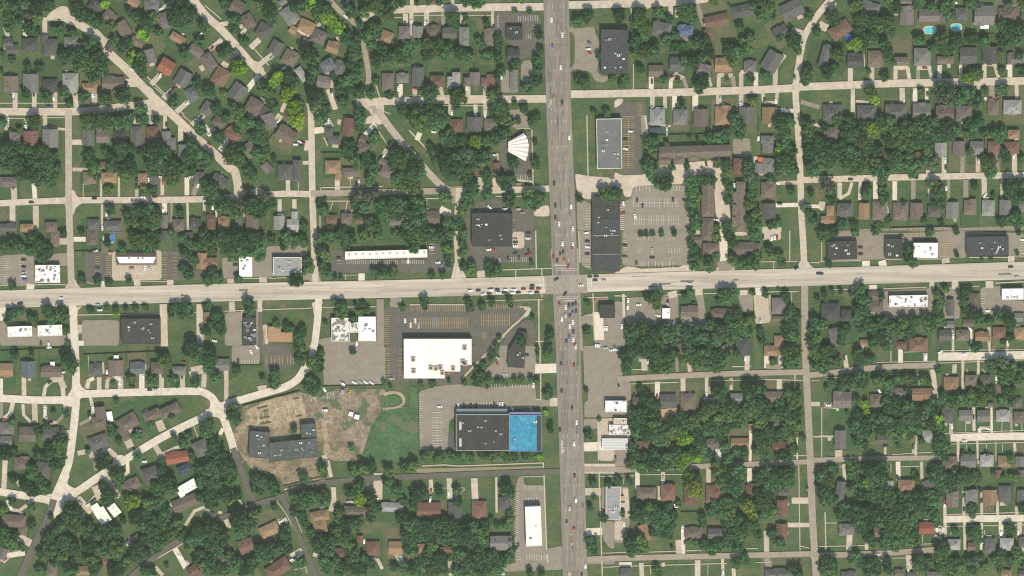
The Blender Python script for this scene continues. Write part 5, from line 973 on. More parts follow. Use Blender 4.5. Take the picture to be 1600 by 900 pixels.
for t, ln in parse(HOUSE):
    _, row, rest = ln.split(' ', 2)
    for it in rest.split(';'):
        seg = [s.split() for s in it.split('+')]
        m = [float(v) for v in seg[0][:5]]
        sx, sy = sxy(t, m[0], m[1])
        wings = [[float(v) for v in s] for s in seg[1:]]
        HS.append(dict(row=row, sx=sx, sy=sy, w=m[2], d=m[3], rot=m[4], col=seg[0][5], wings=wings, t=t, tx=m[0], ty=m[1]))
byk = {}
for h in HS:
    small = (h['w'] * h['d'] < 5200) and not h['wings']
    h['kind'] = 'garage' if small else ('townhouse' if h['row'] == 'TW' else 'house')
    byk.setdefault((h['row'], h['kind'], h['col']), []).append(h)
for (row, kind, col), L in byk.items():
    L.sort(key=lambda h: h['sx'])
    vert = (max(h['sy'] for h in L) - min(h['sy'] for h in L)) > (max(h['sx'] for h in L) - min(h['sx'] for h in L))
    if vert: L.sort(key=lambda h: h['sy'])
    for k, h in enumerate(L):
        h['label'] = num(k, len(L), f"{ROOFN[col]}-roofed {kind}", 'top' if vert else 'left') + ' ' + PHRASE[row]
for h in HS:
    s = MPP / 5; ev = 2.6 if h['kind'] == 'garage' else random.choice((2.7, 2.8, 2.9, 3.1, 4.2))
    if h['kind'] == 'townhouse': ev = 5.0
    p = W(h['sx'], h['sy'], ev); root = empty(h['kind'], (p.x, p.y, 0), -R(h['rot']))
    tag(root, h['label'], h['kind'], {'house': 'houses of the neighbourhood', 'garage': 'backyard garages and sheds', 'townhouse': 'rows of townhouses'}[h['kind']])
    ov = 0.4; w, d = h['w'] * s - 2 * ov, h['d'] * s - 2 * ov
    big = h['kind'] != 'garage'; pitch = random.uniform(0.34, 0.5)
    hip = random.random() < (0.62 if big else 0.3)
    wv, wf, rv, rf = [], [], [], []
    box(wv, wf, 0, 0, 0, ev - 0.02, w, d)
    top, rr, L_, D_ = roof_part(rv, rf, 0, 0, w, d, 0, ev, pitch, hip, ov)
    parts = [(0, 0, w, d)]
    rot = R(h['rot'])
    if h['wings']:
        for g_ in h['wings']:
            dx, dy = (g_[0] - h['tx']) * s, -(g_[1] - h['ty']) * s
            c, sn = math.cos(rot), math.sin(rot); lx, ly = dx * c - dy * sn, dx * sn + dy * c
            ww, wd = g_[2] * s - 2 * ov, g_[3] * s - 2 * ov
            # run the wing a little into the main roof
            box(wv, wf, lx, ly, 0, ev - 0.12, ww, wd); roof_part(rv, rf, lx, ly, ww + 0.3, wd + 0.3, 0, ev, pitch * 0.93, random.random() < 0.5, ov, -0.1); parts.append((lx, ly, ww, wd))
    elif big and random.random() < 0.75:
        lx = random.uniform(-0.25, 0.25) * w; sg = random.choice((-1, 1))
        ww, wd = w * random.uniform(0.35, 0.5), d * 0.62
        box(wv, wf, lx, sg * (d / 2 - wd / 2 + 0.9), 0, ev - 0.12, ww, wd); roof_part(rv, rf, lx, sg * (d / 2 - wd / 2 + 0.9), ww, wd, 0, ev, pitch * 0.95, random.random() < 0.5, ov, -0.07)
    gable = not hip
    if gable:   # close the gable ends
        b = len(wv); lw, ld, rz_ = (w, d, 0) if w >= d else (d, w, math.pi / 2)
        c, sn = math.cos(rz_), math.sin(rz_)
        for sgn in (-1, 1):
            for (x, y, z) in ((sgn * lw / 2, -ld / 2, ev - 0.02), (sgn * lw / 2, ld / 2, ev - 0.02), (sgn * lw / 2, 0, ev + ld / 2 * pitch - 0.05)):
                wv.append((x * c - y * sn, x * sn + y * c, z))
        wf += [(b, b + 1, b + 2), (b + 3, b + 5, b + 4)]
    wo = link('wall', mesh('wall', wv, wf, random.choice(WALLM)), root)
    ro = link('roof', mesh('roof', rv, rf, ROOF[h['col']]), root)
    if big:
        if random.random() < 0.65:
            cv, cf = [], []; x = random.uniform(-0.3, 0.3) * w; y = random.choice((-0.18, 0.18)) * d
            box(cv, cf, x, y, ev + 0.2, top + 0.7, 0.75, 0.6); link('chimney', mesh('chimney', cv, cf, BRICK), ro)
        for _ in range(random.randint(1, 3)):
            cv, cf = [], []; x = random.uniform(-0.32, 0.32) * w; y = random.choice((-0.14, 0.14, 0.22)) * d
            box(cv, cf, x, y, ev + 0.2, ev + D_ * pitch * 0.75 + 0.25, 0.5, 0.5); link('roof_vent', mesh('roof_vent', cv, cf, random.choice((METAL, DARKM, METAL))), ro)

# each house has its own turf, and some a patio slab
lv = [([], []) for _ in LAWNS]; pv_ = ([], [])
for i, h in enumerate(HS):
    if h['kind'] != 'house': continue
    s = MPP / 5; c = Vector(W(h['sx'], h['sy'])[:2]); a = -R(h['rot']); u = Vector((math.cos(a), math.sin(a))); v = Vector((-u.y, u.x))
    if h['d'] > h['w'] * 1.25 and h['row'] not in 'NQWXPSVKLGGGLLHGI': u, v = v, -u
    W2 = max(h['w'], h['d'] * .9) * s * .62 + 1; D2 = 13 + random.uniform(0, 7); sh = random.uniform(-5, 5)
    vs, fs = lv[random.choices(range(4), (3, 3, 3, 2))[0]]; b = len(vs); z = 0.006 + (i % 55) * .0033
    for p, q in ((-1, -1), (1, -1), (1, 1), (-1, 1)): vs.append((*(c + u * W2 * p + v * (D2 * q + sh)), z))
    fs.append((b, b + 1, b + 2, b + 3))
    if random.random() < .45:
        e = random.choice((-1, 1)); k = random.uniform(-.3, .3) * h['w'] * s; o_ = c + u * k + v * e * (h['d'] * s / 2 + 1.2); a1, b1 = random.uniform(1.2, 2.8), random.uniform(1.0, 2.2)
        vs, fs = pv_; b = len(vs)
        for p, q in ((-1, -1), (1, -1), (1, 1), (-1, 1)): vs.append((*(o_ + u * a1 * p + v * b1 * q), .65 + (i % 5) * .01))
        fs.append((b, b + 1, b + 2, b + 3))
for k, (vs, fs) in enumerate(lv): struct(link('lawn', mesh('lawn', vs, fs, LAWNS[k])))
struct(link('patio_paving', mesh('patio_paving', *pv_, SURF['o'])))
# repairs and oil-dark stretches on the big roads and lots
PM = [mat('dark_road_patch', (0.135, 0.118, 0.098), 0.1, 0.6), mat('pale_road_patch', (0.40, 0.345, 0.275), 0.08, 0.5)]
pp = [([], []) for _ in PM]
def patch(k, p, L, w, a, z):
    vs, fs = pp[k]; d = Vector((math.cos(a), math.sin(a))) * L / 2; n_ = Vector((-d.y, d.x)).normalized() * w / 2; b = len(vs); p = Vector(p[:2])
    vs += [(*(p - d - n_), z), (*(p + d - n_), z), (*(p + d + n_), z), (*(p - d + n_), z)]; fs.append((b, b + 1, b + 2, b + 3))
pr = random.Random(5)
for i in range(26):
    y = pr.uniform(0, 900); x = 869 + 30 * y / 900 + pr.choice((-14, -9, -4, 5, 10, 15)); patch(pr.choice((0, 0, 1)), W(x, y), pr.uniform(3, 16), pr.uniform(.5, 2.4), R(90), Z_ROAD + .228 + .001 * (i % 4))
for i in range(34):
    x = pr.uniform(0, 1600)
    if 845 < x < 925: continue
    y = 467 - 46 * x / 1600 + pr.choice((-10, -7, -3, 3, 6, 10)); patch(pr.choice((0, 1, 1)), W(x, y), pr.uniform(3, 18), pr.uniform(.3, 2.0), R(1.6), Z_ROAD + .228 + .001 * (i % 4))
for k, (vs, fs) in enumerate(pp): struct(link('road_patch', mesh('road_patch', vs, fs, PM[k])))

# ------------------------------------------------------------------ shops, offices and halls
LILAC = mat('lilac_edge_metal', (0.22, 0.24, 0.38), 0.1, 1)
for ln in FLAT.strip().splitlines():
    head_, label = ln.split('|'); f = head_.split()
    t = (int(f[0]), int(f[1])); x, y, w, d, rz, hh = [float(v) for v in f[2:8]]; roofm, name = FLATM[f[8]], f[9]
    p = W(*sxy(t, x, y), hh); s = MPP / 5; w *= s; d *= s
    root = empty(name, (p.x, p.y, 0), -R(rz)); tag(root, label, name.replace('_', ' '))
    wall = random.choice((WALLM[1], WALLM[2], WALLM[0]))
    def quad(nm, x0, y0, x1, y1, z0, z1, m, par, top_=1.0):
        v_, f_ = [], []; box(v_, f_, (x0 + x1) / 2, (y0 + y1) / 2, z0, z1, x1 - x0, y1 - y0, 0, top_); return link(nm, mesh(nm, v_, f_, m), par)
    if name == 'gas_canopy':
        rf_ = quad('roof', -w / 2, -d / 2, w / 2, d / 2, hh - 0.9, hh, roofm, root)
        for a in (-1, 1):
            for b in (-1, 1): quad('column', a * w * 0.32 - 0.2, b * d * 0.28 - 0.2, a * w * 0.32 + 0.2, b * d * 0.28 + 0.2, 0, hh - 0.9, METAL, root)
        for a in (-1, 1): quad('fuel_pump', a * w * 0.3 - 0.4, -0.3, a * w * 0.3 + 0.4, 0.3, 0, 1.8, PATCH['w'], root)
        continue
    if name == 'entrance_canopy':
        quad('roof', -w / 2, -d / 2, w / 2, d / 2, hh - 0.5, hh, roofm, root)
        for a in np.linspace(-0.46, 0.46, 9): quad('column', a * w - 0.2, d / 2 - 0.8, a * w + 0.2, d / 2 - 0.4, 0, hh - 0.5, METAL, root)
        continue
    wv, wf = [], []; v_, f_ = [], []
    if name == 'supermarket':     # its right-hand corner steps back twice
        for (bx, by, bw, bd) in ((-107.5, 0, 320, 315), (112.5, 27.5, 120, 260), (217.5, 54, 90, 207)):
            box(wv, wf, bx * s, by * s, 0, hh - 0.3, bw * s, bd * s); box(v_, f_, bx * s, by * s, hh - 0.3, hh - 0.05, bw * s, bd * s)
    else: box(wv, wf, 0, 0, 0, hh - 0.3, w, d); box(v_, f_, 0, 0, hh - 0.3, hh - 0.05, w - 0.02, d - 0.02)
    link('wall', mesh('wall', wv, wf, wall), root)
    ro = link('roof', mesh('roof', v_, f_, roofm), root)
    rim = {'grey': PATCH['w'], 'blue': LILAC, 'dark': FLATM['char'], 'tar': FLATM['char'], 'char': FLATM['char'], 'black': METAL, 'slate': FLATM['slate']}.get(f[8], FLATM['white'])
    v_, f_ = [], []
    for (x0, y0, x1, y1) in ((-w / 2 - 0.05, -d / 2 - 0.05, w / 2 + 0.05, -d / 2 + 0.35), (-w / 2 - 0.05, d / 2 - 0.35, w / 2 + 0.05, d / 2 + 0.05), (-w / 2 - 0.05, -d / 2 + 0.35, -w / 2 + 0.35, d / 2 - 0.35), (w / 2 - 0.35, -d / 2 + 0.35, w / 2 + 0.05, d / 2 - 0.35)):
        box(v_, f_, (x0 + x1) / 2, (y0 + y1) / 2, hh - 0.32, hh + 0.25, x1 - x0, y1 - y0)
    if name != 'supermarket': link('parapet', mesh('parapet', v_, f_, rim), root)
    # shop windows face the street
    area = w * d
    for k in range(max(2, int(w / 4)) if name != 'supermarket' else 0):
        x_ = -w / 2 + (k + 0.5) * w / max(2, int(w / 4)); 
        for sg in (-1, 1): quad('window', x_ - 1.1, sg * d / 2 - 0.04 if sg > 0 else -d / 2 - 0.06, x_ + 1.1, d / 2 + 0.06 if sg > 0 else -d / 2 + 0.04, 0.7, 2.5, GLASS, root)
    nun = {'motel_building': 0, 'supermarket': 0, 'car_wash': 0}.get(name, min(9, int(area / 70) + 1))
    if f[8] in ('blue', 'cream2'): nun = 2
    if name == 'clinic_building': nun = 16
    for k in range(nun):
        ux, uy = random.uniform(-0.38, 0.38) * w, random.uniform(-0.36, 0.36) * d; us = random.uniform(0.7, 1.5)
        u = quad('roof_unit', ux - us, uy - us * 0.7, ux + us, uy + us * 0.7, hh - 0.05, hh + random.uniform(0.6, 1.2), random.choice((METAL, PATCH['w'], METAL, PATCH['g'])), ro, 0.92)
        quad('fan_grille', ux - us * 0.45, uy - us * 0.4, ux + us * 0.45, uy + us * 0.4, hh + 1.21, hh + 1.26, DARKM, u) if us > 1.2 else None
    if name == 'motel_building':
        for k in range(12): 
            x_ = -w / 2 + (k + 0.6) * w / 12; quad('roof_unit', x_ - 0.9, 0.0, x_ + 0.9, 1.6, hh - 0.05, hh + 0.5, random.choice((PATCH['l'], METAL)), ro)
    if name == 'supermarket':
        for (px0, px1, py1, m_) in ((112, 268, 1150, FLATM['cream']), (282, 396, 1098, FLATM['cream2'])):
            quad('roof_panel', (px0 - 222) * s, -(py1 - 1002) * s, (px1 - 222) * s, (1002 - 858) * s, hh - 0.05, hh + 0.01, m_, ro)
        P = lambda px, py: ((px - 222) * s, -(py - 1002) * s)
        for px, py in ((28, 1008), (30, 1100), (430, 915), (415, 1026), (435, 1040), (165, 1075), (240, 1072), (205, 1080), (340, 1080), (255, 1115)):
            a, b = P(px, py); u = quad('roof_unit', a - 2.2, b - 2.4, a + 2.2, b + 2.4, hh - 0.05, hh + 1.3, SURF['o'], ro, 0.9)
            quad('fan_grille', a - 1.0, b - 1.2, a + 1.0, b + 1.2, hh + 1.31, hh + 1.4, DARKM, u)
    if name == 'strip_mall':
        for k, (y0, y1, m_) in enumerate(((-.5, -.27, FLATM['char']), (-.02, .2, FLATM['char']))): quad('roof_section', -w / 2 + .5, y0 * d + .5, w / 2 - .5, y1 * d, hh - .05, hh + .02, m_, ro)
        for y0 in (-.27, -.02, .2, .36): quad('party_wall', -w / 2 + .4, y0 * d + .1, w / 2 - .4, y0 * d + .4, hh - .05, hh + .35, METAL if y0 < 0 else DARKM, ro)
    if name == 'car_wash':
        for k in range(7):
            y_ = -d / 2 + 0.8 + k * (d - 1.6) / 6; quad('roof_rib', -w / 2 + 0.4, y_ - 0.15, w / 2 - 0.4, y_ + 0.15, hh - 0.05, hh + 0.2, METAL, ro)
    if name == 'gym_building':
        for k in range(2): quad('skylight', -w / 2 + 3 + 0.0, -d / 2 + 4 + k * 16, -w / 2 + 5.2, -d / 2 + 12 + k * 16, hh - 0.05, hh + 0.5, METAL, ro)
    if name == 'sports_hall':
        quad('canopy', -w / 2 + 0.3, d / 2 + 0.1, w / 2 - 0.3, d / 2 + 2.6, hh - 1.4, hh - 1.0, mat('lilac_metal', (0.20, 0.20, 0.33), 0.1, 1), root)
        quad('roof_walkway', w / 2 - 4.6, -d / 2 + 0.4, w / 2 - 0.5, d / 2 - 0.5, hh - 0.05, hh + 0.06, FLATM['dark'], ro)

# the white fan-shaped hall: folded plates that spread from a short back wall
def fan():
    pb = [W(*sxy((2, 1), 771, y), 5) for y in (207, 285)]
    A, B = pb
    front = [(893, 140), (914, 172), (926, 205), (931, 243), (927, 282), (919, 322), (905, 360)]
    Fp = [W(*sxy((2, 1), *q), 6) for q in front]; n_ = len(Fp)
    Bp = [A.lerp(B, k / (n_ - 1)) for k in range(n_)]
    o = Bp[3]; root = empty('fan_hall', (o.x, o.y, 0)); tag(root, 'white fan-shaped hall with a ribbed folded roof beside the avenue', 'hall')
    vs, fs = [], []
    L = lambda p, z: (p.x - o.x, p.y - o.y, z)
    for k in range(n_ - 1):
        b = len(vs); fm, bmid = (Fp[k] + Fp[k + 1]) / 2, (Bp[k] + Bp[k + 1]) / 2
        vs += [L(Fp[k], 5.0), L(Fp[k + 1], 5.0), L(fm, 6.5), L(Bp[k], 4.4), L(Bp[k + 1], 4.4), L(bmid, 4.9)]
        fs += [(b, b + 2, b + 5, b + 3), (b + 2, b + 1, b + 4, b + 5)]
    link('roof', mesh('roof', vs, fs, FLATM['cream']), root)
    ring = Fp + Bp[::-1]; c = sum(ring, Vector()) / len(ring); ring = [c + (p - c) * 0.96 for p in ring]
    vs = [L(p, z) for z in (0, 4.35) for p in ring]; n2 = len(ring)
    link('wall', mesh('wall', vs, [(k, (k + 1) % n2, n2 + (k + 1) % n2, n2 + k) for k in range(n2)], WALLM[2]), root)
fan()
# the wedge-shaped restaurant
def wedge():
    q = [(793, 573), (819, 575), (821, 541), (824, 521), (813, 519), (795, 548)]; hh = 5.0
    P = [W(*v, hh) for v in q][::-1]; o = sum(P, Vector()) / len(P); n_ = len(P)
    if sum(P[i].x * P[(i + 1) % n_].y - P[(i + 1) % n_].x * P[i].y for i in range(n_)) < 0: P = P[::-1]
    root = empty('restaurant', (o.x, o.y, 0)); tag(root, 'dark wedge-shaped restaurant with rooftop vents right of the big white store', 'restaurant')
    L = [(p.x - o.x, p.y - o.y) for p in P]
    link('wall', mesh('wall', [(x, y, 0) for x, y in L] + [(x, y, hh - .3) for x, y in L], [(i, (i + 1) % n_, n_ + (i + 1) % n_, n_ + i) for i in range(n_)], WALLM[2]), root)
    ro = link('roof', mesh('roof', [(x * 1.02, y * 1.02, hh - .3) for x, y in L] + [(x * 1.02, y * 1.02, hh) for x, y in L], [tuple(range(n_, 2 * n_))] + [(i, (i + 1) % n_, n_ + (i + 1) % n_, n_ + i) for i in range(n_)], FLATM['tar']), root)
    for x, y in ((2, 4), (3, 6), (-1, -5), (1, -3), (4, -8), (2, 9)):
        v_, f_ = [], []; box(v_, f_, x, y, hh, hh + .9, 1.2, 1.0); link('roof_unit', mesh('roof_unit', v_, f_, random.choice((METAL, PATCH['w']))), ro)
wedge()
# the shop court with a mansard roof
def mansard():
    P = lambda x, y, z: W(*sxy((0, 2), x, y), z)
    o = P(1065, 225, 4); root = empty('mansard_shops', (o.x, o.y, 0)); tag(root, 'shop row with grey mansard roof and a white strip on top', 'shops')
    s = MPP / 5; hw, hd = 158 * s, 50 * s
    v = []; f = []
    box(v, f, 0, 0, 0, 3.2, 2 * hw - 1.6, 2 * hd - 1.6); link('wall', mesh('wall', v, f, WALLM[2]), root)
    v = [(-hw, -hd, 3.2), (hw, -hd, 3.2), (hw, hd, 3.2), (-hw, hd, 3.2), (-hw + 3.2, -hd + 2.6, 5.4), (hw - 3.2, -hd + 2.6, 5.4), (hw - 0.6, hd - 3.6, 5.4), (-hw + 0.6, hd - 3.6, 5.4)]
    f = [(0, 1, 5, 4), (1, 2, 6, 5), (2, 3, 7, 6), (3, 0, 4, 7), (0, 3, 2, 1)]
    ro = link('roof', mesh('roof', v, f, ROOF['b']), root)
    v = [(-hw + 3.2, -hd + 2.6, 5.402), (hw - 3.2, -hd + 2.6, 5.402), (hw - 0.6, hd - 3.6, 5.402), (-hw + 0.6, hd - 3.6, 5.402)]
    link('flat_top', mesh('flat_top', v + [(x, y, 5.3) for x, y, z in v], [(0, 1, 2, 3), (0, 4, 5, 1), (1, 5, 6, 2), (2, 6, 7, 3), (3, 7, 4, 0)], FLATM['white']), ro)
    for k in (-0.35, 0.1, 0.32):
        v, f = [], []; box(v, f, k * hw, 1.2, 5.4, 6.0, 1.4, 1.0); link('roof_unit', mesh('roof_unit', v, f, DARKM), ro)
mansard()
# the tan L-shaped building and the two white flat-roofed houses
def lbuild(name, label, cat, t, rects, hh, m, rot=0.0):
    o = W(*sxy(t, rects[0][0], rects[0][1]), hh); root = empty(name, (o.x, o.y, 0), -R(rot)); tag(root, label, cat)
    s = MPP / 5; wv, wf, rv, rf = [], [], [], []; c, sn = math.cos(R(rot)), math.sin(R(rot))
    for i, (x, y, w, d) in enumerate(rects):
        dx, dy = (x - rects[0][0]) * s, -(y - rects[0][1]) * s; lx, ly = dx * c - dy * sn, dx * sn + dy * c
        box(wv, wf, lx, ly, 0, hh - 0.25 - 0.02 * i, w * s - 0.5, d * s - 0.5); box(rv, rf, lx, ly, hh - 0.24 - 0.02 * i, hh - 0.06 * i, w * s, d * s)
    link('wall', mesh('wall', wv, wf, WALLM[2]), root); ro = link('roof', mesh('roof', rv, rf, m), root)
    for k in range(3):
        v, f = [], []; w, d = rects[0][2] * s, rects[0][3] * s; box(v, f, random.uniform(-.3, .3) * w, random.uniform(-.3, .3) * d, hh - 0.1, hh + 0.6, 0.9, 0.8); link('roof_vent', mesh('roof_vent', v, f, METAL), ro)
TANFLAT = mat('orange_tan_roof', (0.33, 0.195, 0.10), 0.16, 0.5, scale2=1.5)
lbuild('clinic_building', 'tan L-shaped building on the dark lawn below the crosstown road', 'building', (1, 2), [(545, 810, 100, 120), (625, 835, 120, 76)], 4, TANFLAT)
lbuild('flat_roofed_house', 'cream stepped flat-roofed house near the bottom left junction', 'house', (0, 4), [(800, 430, 92, 130), (752, 370, 62, 70)], 3.4, FLATM['cream'], -32)
lbuild('flat_roofed_house', 'smaller cream flat-roofed house right of the stepped one, bottom left', 'house', (0, 4), [(893, 385, 72, 95)], 3.2, FLATM['cream'], -36)
lbuild('flat_roofed_house', 'slanting bright white-roofed building behind the red-roofed house at lower left', 'house', (0, 4), [(1468, 205, 150, 78), (1415, 262, 40, 50)], 3.4, FLATM['bigwhite'], -30)

# ------------------------------------------------------------------ where things are, for their labels
AREA = [(h['sx'], h['sy'], PHRASE[h['row']]) for h in HS] + ANCHOR
AX = np.array([(a[0], a[1]) for a in AREA])
def phrase(sx, sy):
    return AREA[int(np.argmin(((AX - (sx, sy)) ** 2).sum(1)))][2]
def number(items, what, group=None, cat=None):
    """items: (object, sx, sy, phrase, look); gives each a label that counts it among its look-alikes"""
    d = {}
    for it in items: d.setdefault((it[3], it[4]), []).append(it)
    for (ph, look), L in d.items():
        vert = (max(i[2] for i in L) - min(i[2] for i in L)) > (max(i[1] for i in L) - min(i[1] for i in L))
        L.sort(key=lambda i: i[2] if vert else i[1])
        for k, it in enumerate(L):
            tag(it[0], num(k, len(L), f'{look} {what}', 'top' if vert else 'left') + ' ' + ph, cat or what, group)

# ------------------------------------------------------------------ cars
def car_mesh(kind, col):
    Lc, Wc, H = (5.6, 2.05, 2.3) if kind == 'van' else (4.7, 1.9, 1.5)
    prof = [(-Lc / 2, .35), (-Lc / 2, .85), (-Lc / 2 + .9, .95), (-Lc / 2 + 1.3, .97), (Lc / 2 - 1.35, .95), (Lc / 2 - .15, .78), (Lc / 2, .6), (Lc / 2, .35)]
    if kind == 'van': prof = [(-Lc / 2, .35), (-Lc / 2, 2.15), (-Lc / 2 + .15, 2.3), (Lc / 2 - 1.9, 2.3), (Lc / 2 - 1.0, 1.25), (Lc / 2 - .1, 1.0), (Lc / 2, .8), (Lc / 2, .35)]
    vs, fs = [], []; n_ = len(prof)
    for sgn in (-1, 1):
        for k, (x, z) in enumerate(prof): vs.append((x * (0.985 if z > .6 else 1), sgn * Wc / 2 * (0.94 if z > 1.2 else 1), z))
    fs += [tuple(range(n_))[::-1], tuple(range(n_, 2 * n_))] + [(k, (k + 1) % n_, n_ + (k + 1) % n_, n_ + k) for k in range(n_)]
    nb = len(fs); mats = [CARM[col], TYRE]
    if kind != 'van':   # roof panel and pillars above the glass
        box(vs, fs, -0.35, 0, 1.44, 1.5, 1.75, 1.42); box(vs, fs, -0.35, 0, 0.97, 1.03, 2.6, 1.7)
        nb = len(fs)
    for x in (-Lc * .31, Lc * .31):
        for y in (-Wc / 2 + .08, Wc / 2 - .08):
            b = len(vs); k_ = 10
            for dy in (-.1, .11):
                for a in range(k_): vs.append((x + .33 * math.cos(a * 2 * math.pi / k_), y + dy, .33 + .33 * math.sin(a * 2 * math.pi / k_)))
            fs += [tuple(b + a for a in range(k_)), tuple(b + k_ + a for a in range(k_))[::-1]] + [(b + a, b + k_ + a, b + k_ + (a + 1) % k_, b + (a + 1) % k_) for a in range(k_)]
    me = mesh('body', vs, fs, mats); me.polygons.foreach_set('material_index', [0] * nb + [1] * (len(fs) - nb))
    gv, gf = [], []
    if kind == 'van': box(gv, gf, Lc / 2 - 1.42, 0, 1.35, 2.2, 0.75, Wc * .9, 0, 0.55)
    else:
        gv = [(-1.75, -.84, 1.0), (1.0, -.84, 1.0), (1.0, .84, 1.0), (-1.75, .84, 1.0), (-1.25, -.68, 1.46), (.5, -.68, 1.46), (.5, .68, 1.46), (-1.25, .68, 1.46)]
        gf = [(0, 3, 2, 1), (4, 5, 6, 7), (0, 1, 5, 4), (1, 2, 6, 5), (2, 3, 7, 6), (3, 0, 4, 7)]
    return me, mesh('window_glass', gv, gf, GLASS)
CL = []
for t, ln in parse(CARS):
    if ln[0] != 'C': continue
    for it in ln[2:].split(';'):
        f = it.split(); sx, sy = sxy(t, float(f[0]), float(f[1]))
        if not (1 < sx < 1599 and 1 < sy < 899): continue
        CL.append([sx, sy, float(f[2]), f[3]])
TR = []
for t, ln in parse(TREE):
    for it in ln.split(';'):
        f = it.split()
        if len(f) < 3: continue
        c = f[2][-1] if f[2][-1].isalpha() else 'd'; r = float(f[2].rstrip('dmbspy'))
        if r < 12: continue
        c = random.choices('dme', (62, 28, 10))[0] if c == 'd' else random.choices('me', (75, 25))[0] if c == 'm' else c
        sx, sy = sxy(t, float(f[0]), float(f[1])); TR.append([sx, sy, r / 5, c])
def on_street(sx, sy):      # no trunk stands in the carriageway
    p = Vector(W(sx, sy)[:2]); return any(seg_d(p, pts) < wd / 2 + (1.5 if n_ == 'diagonal_street' or wd > 7.5 else -1) for n_, wd, pts, _ in ROADS)
def seg_d(p, pts):
    best = 1e9
    for a, b in zip(pts, pts[1:]):
        a, b = Vector(a[:2]), Vector(b[:2]); d = b - a; k = max(0, min(1, (p - a).dot(d) / d.length_squared)); best = min(best, (a + d * k - p).length)
    return best
def on_roof(sx, sy):
    for ln in FLAT.strip().splitlines():
        f = ln.split('|')[0].split(); x, y = sxy((int(f[0]), int(f[1])), float(f[2]), float(f[3]))
        if abs(sx - x) < float(f[4]) / 10 + 2 and abs(sy - y) < float(f[5]) / 10 + 2: return True
TR = [q for q in TR if not on_street(q[0], q[1]) and not on_roof(q[0], q[1])]
TA = np.array([(a, b, r) for a, b, r, c in TR])
def cover(sx, sy): return float(np.max(TA[:, 2] - np.hypot(TA[:, 0] - sx, TA[:, 1] - sy)))
def inlot(sx, sy):
    for c, poly in LOTS:
        if c in 'apkoq':
            ins = False; j = len(poly) - 1
            for i in range(len(poly)):
                xi, yi = poly[i]; xj, yj = poly[j]
                if (yi > sy) != (yj > sy) and sx < (xj - xi) * (sy - yi) / (yj - yi) + xi: ins = not ins
                j = i
            if ins: return True
    return False
for c in CL:
    p = Vector(W(c[0], c[1])[:2]); c.append(None)
    if seg_d(p, av) < ROADS[0][1] / 2 - 0.5:
        c[4] = 0
        c.append('driving on the avenue ' + ('above the crossing' if c[1] < 424 else 'below the crossing' if c[1] > 462 else 'in the middle of the crossing'))
    elif seg_d(p, ct) < ROADS[1][1] / 2:
        c[4] = 0; c.append('on the crosstown road ' + ('left of the crossing' if c[0] < 860 else 'right of the crossing'))
    elif inlot(c[0], c[1]): c[4] = 1; c.append('parked ' + phrase(c[0], c[1]))
    else: c[4] = 2 + (0.5 if cover(c[0], c[1]) > 1 else 0); c.append('parked ' + phrase(c[0], c[1]))
CL.sort(key=lambda c: c[4])
CARMESH = {}
names = {k: v[0] for k, v in CARC.items()}
items, vitems, sv, sf, sm = [], [], [], [], []
protos = {}
for k, (sx, sy, rot, col, pri, ph) in enumerate(CL):
    kind = 'van' if col == 'W' else 'car'; col = 'w' if col == 'W' else col
    if (kind, col) not in CARMESH: CARMESH[(kind, col)] = car_mesh(kind, col)
    body, glass = CARMESH[(kind, col)]
    p = W(sx, sy, 0.6); z = 0.86 if pri == 0 else 0.66 if pri >= 2 else 0.49
    a = -R(rot) + (math.pi if random.random() < .5 else 0) + random.uniform(-.04, .04)
    if k < 300:
        if (kind, col) not in protos:
            root = empty('parked_car' if pri else 'car', (p.x, p.y, z), a); link('body', body, root); link('window_glass', glass, root); protos[(kind, col)] = root
        else:
            src = protos[(kind, col)]; root = src.copy(); C.objects.link(root); root.location = (p.x, p.y, z); root.rotation_euler = (0, 0, a)
            for ch in src.children: c2 = ch.copy(); C.objects.link(c2); c2.parent = root
        root.name = 'van' if kind == 'van' else ('parked_car' if pri else 'car')
        (vitems if kind == 'van' else items).append((root, sx, sy, ph, names[col], bool(pri)))
    else:
        sv.append((p.x, p.y, z, a, col, kind))
number(items, 'car', 'cars on the streets, lots and driveways'); number(vitems, 'van', 'vans and box trucks')
if sv:
    allv, allf, idx, mts = [], [], [], []
    for x, y, z, a, col, kind in sv:
        for me in CARMESH[(kind, col)]:
            b = len(allv); c_, s_ = math.cos(a), math.sin(a)
            off = len(mts); mts_l = [m for m in me.materials]
            loc = []
            for m in mts_l:
                if m not in mts: mts.append(m)
                loc.append(mts.index(m))
            for v in me.vertices: allv.append((x + v.co.x * c_ - v.co.y * s_, y + v.co.x * s_ + v.co.y * c_, z + v.co.z))
            for q in me.polygons: allf.append(tuple(b + i for i in q.vertices)); idx.append(loc[q.material_index])
    me = mesh('driveway_cars', allv, allf, mts); me.polygons.foreach_set('material_index', idx)
    struct(link('parked_traffic', me), 'stuff')

